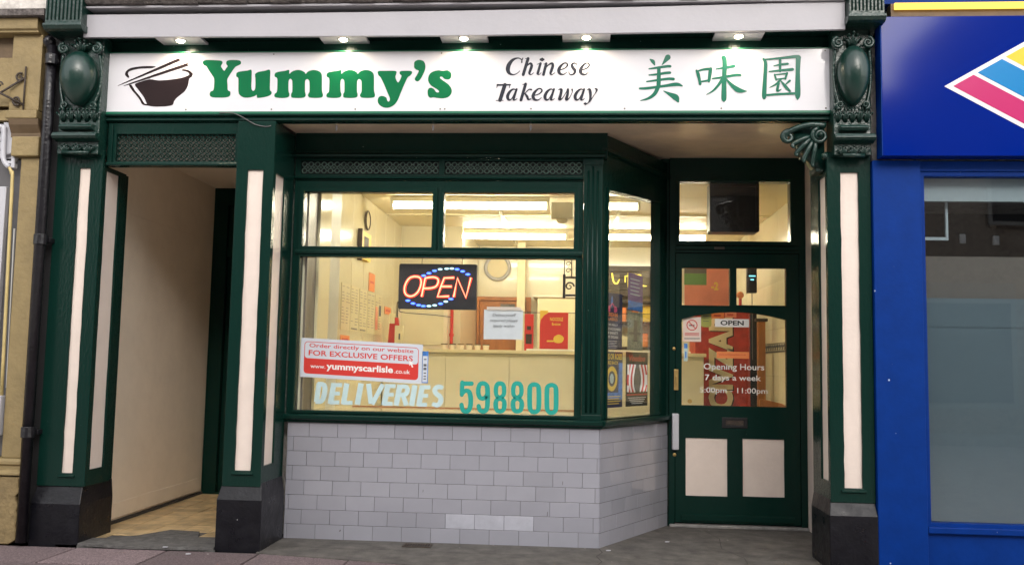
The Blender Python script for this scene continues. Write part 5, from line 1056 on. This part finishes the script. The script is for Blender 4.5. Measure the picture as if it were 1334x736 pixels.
# black extractor box in the light above the door
t = thing('loudspeaker', 'square black speaker with a mesh front behind the light above the door', 'speaker', (1.23, 1.6, 2.3))
obj('case', MB().plate(rrect(1.040, 1.432, 2.303, 2.712, .02), [rect(1.065, 1.407, 2.345, 2.675)], 1.56, 1.72), 'black_plastic', t, bevel=.006)
obj('mesh_front', MB().box(1.0655, 1.4065, 1.572, 1.58, 2.3455, 2.6745), 'mesh', t)
obj('cone', MB().plate([(1.236+.12*math.cos(a*.3142), 2.51+.12*math.sin(a*.3142)) for a in range(20)], [[(1.236+.112*math.cos(a*.3142), 2.51+.112*math.sin(a*.3142)) for a in range(20)]], 1.569, 1.572), 'black_plastic', t)
obj('back', MB().box(1.0655, 1.4065, 1.64, 1.65, 2.3455, 2.6745), 'dark', t)
# fluorescent lights
for i, (x0, x1, y, l) in enumerate(((-1.67, -.30, 2.2, 'in the front row, above the big window'), (-.0, .50, 2.2, 'in the front row, above the angled pane'), (-1.30, -.16, 4.15, 'in the second row, above the big window'), (.16, 1.35, 4.15, 'in the second row, towards the door'))):
    t = thing('strip_light', 'lit fluorescent strip light '+l, 'strip light', ((x0+x1)/2, y, 2.58), 'fluorescent strip lights')
    obj('batten', MB().box(x0-.03, x1+.03, y-.03, y+.03, 2.645, ZC-.013), 'tubebody', t, bevel=.003)
    obj('tube', MB().tube([(x0, y, 2.612), (x1, y, 2.612)], .024, 10), 'tube', t, smooth=True)
    obj('end_cap', MB().box(x0-.028, x0-.001, y-.02, y+.02, 2.58, 2.644).box(x1+.001, x1+.028, y-.02, y+.02, 2.58, 2.644), 'tubebody', t)
t = thing('smoke_alarm_unit', 'white square unit at the ceiling between two strip lights', 'alarm', (-.17, 2.2, 2.5)); obj('box', MB().box(-.26, -.06, 2.15, 2.25, 2.50, 2.644), 'tubebody', t, bevel=.01); obj('dome', MB().ell((-.16, 2.2, 2.49), (.05, .05, .03), 14, 8), 'ceil_in', t, smooth=True)

# ================================================================ black drainpipe
t = thing('drainpipe', 'black cast iron drainpipe between the ochre shop and the left green pilaster', 'drainpipe', (-3.565, -.04, 0))
dp = MB().tube([(-3.58, -.03, 3.30), (-3.565, -.045, 2.9), (-3.56, -.05, .02)], .034, 14); obj('pipe', dp, 'pipeblack', t, smooth=True)
for z in (.72, 1.98, 3.20): obj('collar', MB().tube([(-3.561-.002*(z > 3), -.05, z-.035), (-3.561-.002*(z > 3), -.05, z+.035)], .043, 14).box(-3.61, -3.51, -.025, .03, z-.015, z+.015), 'pipeblack', t, bevel=.003)
obj('hopper', MB().ell((-3.60, -.03, 3.33), (.04, .045, .045), 12, 8), 'pipeblack', t, smooth=True)
obj('thin_pipe', MB().tube([(-3.625, .0, 3.3), (-3.618, .0, .02)], .012, 8), 'pipeblack', t, smooth=True)

struct('painted_gap_shade', MB().box(-3.66, -3.532, .06, .12, 0, 3.5), 'dark')  # black sheet painting in the shade of the narrow recess
# ================================================================ ochre shop on the left
t = thing('ochre_shopfront', 'ochre painted neighbouring shopfront with cracked render at the far left', 'shopfront', (-3.85, .1, 0))
obj('back_wall', MB().box(-5.2, -3.60, .10, .3, 0, 3.5), 'brownshade', t)
obj('upper_column', MB().box(-3.865, -3.655, -.02, .1, 2.86, 3.385), 'ochre', t, bevel=.005)
obj('column_band', MB().box(-3.87, -3.652, -.045, .1, 2.80, 2.858), 'ochre', t, bevel=.008)
obj('scotia', MB().prism_x([(-.04, 2.799), (-.032, 2.76), (.0, 2.71), (.0, 2.68), (.1, 2.68), (.1, 2.799)], -3.85, -3.640), 'brownshade', t, bevel=.003)
obj('capital_block', MB().box(-3.82, -3.628, -.035, .1, 2.545, 2.679), 'ochre', t, bevel=.008)
obj('lower_column', MB().box(-3.765, -3.612, -.0, .1, .545, 2.544), 'ochre', t, bevel=.006)
obj('base_moulding', MB().prism_x([(.1, .545), (-.03, .545), (-.045, .53), (-.045, .51), (-.03, .50), (-.03, .47), (-.05, .455), (-.05, .44), (.1, .43)], -5.2, -3.600), 'ochre', t, bevel=.003)
bm_ = MB(); n = 14
edge = [(-3.600-random.uniform(0, .028), .43-.031*i) for i in range(14)]
bm_.plate([(-5.2, .0)]+[(-3.66, 0)]+[(x, max(z, .005)) for x, z in edge[::-1]]+[(-5.2, .43)], [], -.035, .1); obj('rendered_base', bm_, 'ochre_rough', t, bevel=.008)
obj('cornice', MB().prism_x([(.1, 3.387), (-.06, 3.387), (-.06, 3.40), (-.075, 3.41), (-.075, 3.485), (.1, 3.487)], -5.2, -3.665), 'ochre', t, bevel=.004)
obj('frieze', MB().box(-5.2, -3.866, .04, .1, 3.03, 3.386), 'brownshade', t); obj('frieze_panel', MB().box(-5.2, -3.867, .02, .039, 2.90, 3.24), 'ochre', t, bevel=.003)
obj('lower_frieze', MB().box(-5.2, -3.871, .01, .1, 2.80, 2.87), 'ochre', t)
obj('dark_ledge', MB().prism_x([(-.12, 3.53), (-.11, 3.488), (.1, 3.488), (.1, 3.60)], -5.2, -3.60), 'ledge', t)
obj('upper_wall', MB().prism_x([(-.09, 3.535), (.1, 3.601), (.1, 4.2), (-.09, 4.2)], -5.2, -3.585), 'render_white', t)
for k in range(4): obj('board', MB().box(-5.2, -3.825, .05, .07, 2.545+.062*k, 2.545+.062*k+.056), 'whiteplastic', t, bevel=.004)
obj('sloped_end', MB().plate([(-3.92, 2.55), (-3.80, 2.60), (-3.84, 2.66), (-3.86, 2.79), (-3.92, 2.79)], [], .02, .049), 'whiteplastic', t, bevel=.003)
obj('window_reveal', MB().box(-5.2, -3.80, .07, .099, .55, 2.54), 'greyboard', t)
obj('window_frame', MB().plate(rect(-4.6, -3.875, .85, 2.35), [rect(-4.5, -3.92, .95, 2.25)], .03, .069), 'whiteplastic', t, bevel=.004)
obj('pane', MB().box(-4.5, -3.92, .05, .054, .95, 2.25), 'pane_dark', t)
wp_ = thing('white_waste_pipe', 'bent white plastic pipe on the ochre shopfront', 'pipe', (-3.88, -.01, 2.5))
obj('pipe', MB().tube(smooth_path([(-4.2, .0, 2.755), (-3.93, -.0, 2.755), (-3.90, .0, 2.72), (-3.895, .0, 2.60), (-3.885, .0, 2.52), (-3.845, .0, 2.475)]), .017, 8), 'whiteplastic', wp_, smooth=True); obj('clip', MB().box(-3.865, -3.805, .0, .03, 2.50, 2.52).box(-3.83, -3.805, -.01, .03, 2.47, 2.56), 'whiteplastic', wp_, bevel=.003)
gp = thing('ochre_pipe', 'thin yellow painted pipe running down the ochre shopfront', 'pipe', (-3.83, 0, .6)); obj('pipe', MB().tube(smooth_path([(-3.845, .0, 2.475), (-3.825, .0, 2.43), (-3.815, .0, 2.3), (-3.79, .0, .95)]), .011, 8), 'goldpipe', gp, smooth=True); obj('second_run', MB().tube([(-3.785, .01, 2.06), (-3.765, .01, 1.0)], .006, 6), 'steel', gp); obj('junction', MB().box(-3.85, -3.775, -.03, .03, .69, .95), 'whiteplastic', gp, bevel=.008)
ib = thing('scroll_bracket', 'rusty scrolled iron sign bracket on the ochre column', 'bracket', (-3.80, -.05, 2.85))
b = MB().tube([(-3.755, -.03, 2.83), (-3.755, -.03, 3.16)], .006, 6).tube([(-3.76, -.03, 3.08), (-4.02, -.06, 2.90)], .008, 6).tube([(-3.76, -.03, 2.90), (-3.95, -.06, 2.99), (-4.05, -.06, 3.03)], .008, 6)
b.spiral(-3.79, -.035, 3.085, .030, .008, 1.2, .008, a0=R(60), sgn=1); b.spiral(-3.80, -.035, 2.925, .034, .008, 1.2, .009, a0=R(-60), sgn=-1); b.spiral(-3.92, -.05, 3.03, .022, .006, 1.1, .007); b.spiral(-3.94, -.05, 2.90, .024, .006, 1.1, .007)
obj('scrollwork', b, 'iron', ib, smooth=True)

# ================================================================ blue shop on the right
t = thing('blue_shop_sign', 'large glossy blue sign board with a pink, cyan and yellow striped diamond', 'shop sign', (2.7, -.1, 2.54))
obj('board', MB().box(1.862, 4.4, -.10, .0, 2.541, 3.425), 'bluesign', t, bevel=.003)
obj('edge_trim', MB().box(1.856, 1.8615, -.104, .0, 2.541, 3.425), 'blue', t)
o_ = Vector((2.238, 2.977)); U = Vector((.484, .279)); Dv = Vector((.468, -.267))
def para(u0, u1, d0, d1): return [tuple(o_+U*u0+Dv*d0)][::1]+[tuple(o_+U*u0+Dv*d1), tuple(o_+U*u1+Dv*d1), tuple(o_+U*u1+Dv*d0)]
obj('white_border', MB().plate(para(0, 1.12, 0, 2.3), [], -.1025, -.1005), 'white_print', t)
e_ = .055
for (u0, u1, m_) in ((e_, .31, 'magenta'), (.36, .665, 'cyan'), (.715, 1.065, 'yellowv')):
    obj('stripe', MB().plate(para(u0, u1, e_, 2.25), [], -.1045, -.1026), m_, t)
tl_ = thing('yellow_light_tube', 'lit yellow tube running along the top of the blue sign', 'light tube', (2.9, -.06, 3.46))
obj('tube', MB().tube([(1.955, -.085, 3.497), (4.4, -.085, 3.497)], .022, 10), 'tube_yellow', tl_, smooth=True); obj('back_rail', MB().box(1.935, 4.4, -.07, -.0, 3.43, 3.52), 'brownshade', tl_)
bs = thing('blue_shopfront', 'blue painted shopfront with a big window at the far right', 'shopfront', (2.7, .05, 0))
obj('column', MB().box(1.828, 2.122, .0, .1, 0, 2.535), 'blue', bs, bevel=.005)
obj('upper_board', MB().box(1.88, 4.4, -.02, .1, 3.54, 4.2), 'blue', bs)
obj('head', MB().box(2.1225, 4.4, .02, .1, 2.47, 2.535), 'blue', bs, bevel=.003)
obj('window_frame', MB().plate(rect(2.123, 4.4, .255, 2.4695), [rect(2.153, 4.2, .305, 2.44)], .03, .10), 'blue', bs, bevel=.004)
obj('sill', MB().box(2.1225, 4.4, -.0, .09, .245, .285), 'blue', bs, bevel=.006)
obj('lower_panel', MB().box(2.1225, 4.4, .03, .1, -.0, .244), 'blue', bs, bevel=.004)
obj('pane', MB().box(2.15, 4.2, .07, .076, .30, 2.445), 'pane_dark', bs)
bi = thing('window_blind', 'grey blue frosted screen filling the lower half of the blue shop window', 'screen', (2.9, .11, .3))
obj('film', MB().box(2.14, 4.2, .11, .114, .30, 1.68), 'film', bi); obj('lighter_band', MB().box(2.14, 4.2, .106, .109, 1.50, 1.68), 'film', bi)
struct('blue_shop_back_wall', MB().box(1.9, 6, 2.5, 2.6, 0, 2.62), 'dark'); struct('blue_shop_floor', MB().box(1.9, 6, .12, 2.5, 0, .2), 'dark')
bk = thing('bulkhead', 'pale grey ceiling bulkhead inside the top of the blue shop window', 'bulkhead', (2.9, .4, 2.25)); obj('board', MB().box(2.14, 5.9, .13, .18, 2.30, 2.60), 'greyinside', bk)
mp_ = thing('inner_panel', 'brown grey panel inside the blue shop window above the frosted screen', 'panel', (2.9, .3, 1.6)); obj('board', MB().box(2.14, 5.9, .16, .19, 1.55, 1.95), 'browninside', mp_)
pz = thing('window_post', 'thin pale upright inside the blue shop window', 'post', (2.36, .2, 2.0)); obj('post', MB().box(2.345, 2.36, .2, .22, 2.08, 2.60), 'greyinside', pz); obj('foot', MB().box(2.16, 2.36, .2, .22, 2.06, 2.079), 'greyinside', pz)
for k, x in enumerate((2.49, 2.70)):
    q_ = thing('wall_socket', 'small pale square fitting inside the blue shop window, '+('left one' if k == 0 else 'right one'), 'fitting', (x, .29, 2.03)); obj('plate', MB().box(x-.020, x+.020, .30, .315, 2.055-.01*k, 2.115-.01*k), 'greyboard', q_, bevel=.003); obj('switch', MB().box(x-.008, x+.008, .296, .2995, 2.075-.01*k, 2.095-.01*k), 'greyboard', q_)

# drain grate on the apron
t = thing('drain_grate', 'small rusty drain grate in the concrete just below the tiled wall', 'drain', (-1.05, .35, 0))
obj('frame', MB().box(-1.15, -.96, .29, .303, .003, .008).box(-1.15, -.96, .387, .40, .003, .008).box(-1.15, -1.137, .3031, .3869, .003, .008).box(-.973, -.96, .3031, .3869, .003, .008), 'iron', t)
obj('pit', MB().box(-1.137, -.973, .3031, .3869, .0025, .0032), 'dark', t)
for k in range(9): obj('bar', MB().box(-1.13+.0172*k, -1.1225+.0172*k, .3032, .3868, .0034, .0075), 'iron', t)
# ================================================================ the other side of the street (seen only in reflections)
t = thing('brick_terrace', 'brown brick terrace with white windows across the street, reflected in the shop glass', 'building', (0, -13, 0))
obj('wall', MB().box(-12, -4.4, -19, -13, -.1, 7.2).box(5.2, 8.4, -19, -13, -.1, 6.9).box(8.4, 11.5, -19, -13.2, -.1, 9.6), 'oppbrick', t)
obj('rendered_wall', MB().box(-4.39, 5.19, -19, -12.95, -.1, 7.1), 'oppwhite', t)
obj('roof', MB().prism_x([(-12.8, 7.2), (-16, 9.4), (-19.2, 7.2)], -12.2, 5.19), 'roofslate', t)
for k in range(9):
    x = -11.6+2.4*k+.6
    for z in (4.2,):
        f = obj('window', MB().box(x, x+1.0, -12.94, -12.90, z, z+1.6), 'oppwhite', t); obj('pane', MB().box(x+.08, x+.92, -12.899, -12.89, z+.08, z+1.52), 'dark', f)
for k in range(5):
    x = -11.5+4.2*k; f = obj('shop_window', MB().box(x, x+3.4, -12.94, -12.88, .5, 3.0), 'oppwhite', t); obj('pane', MB().box(x+.1, x+3.3, -12.879, -12.87, .6, 2.6), 'greyboard', f)
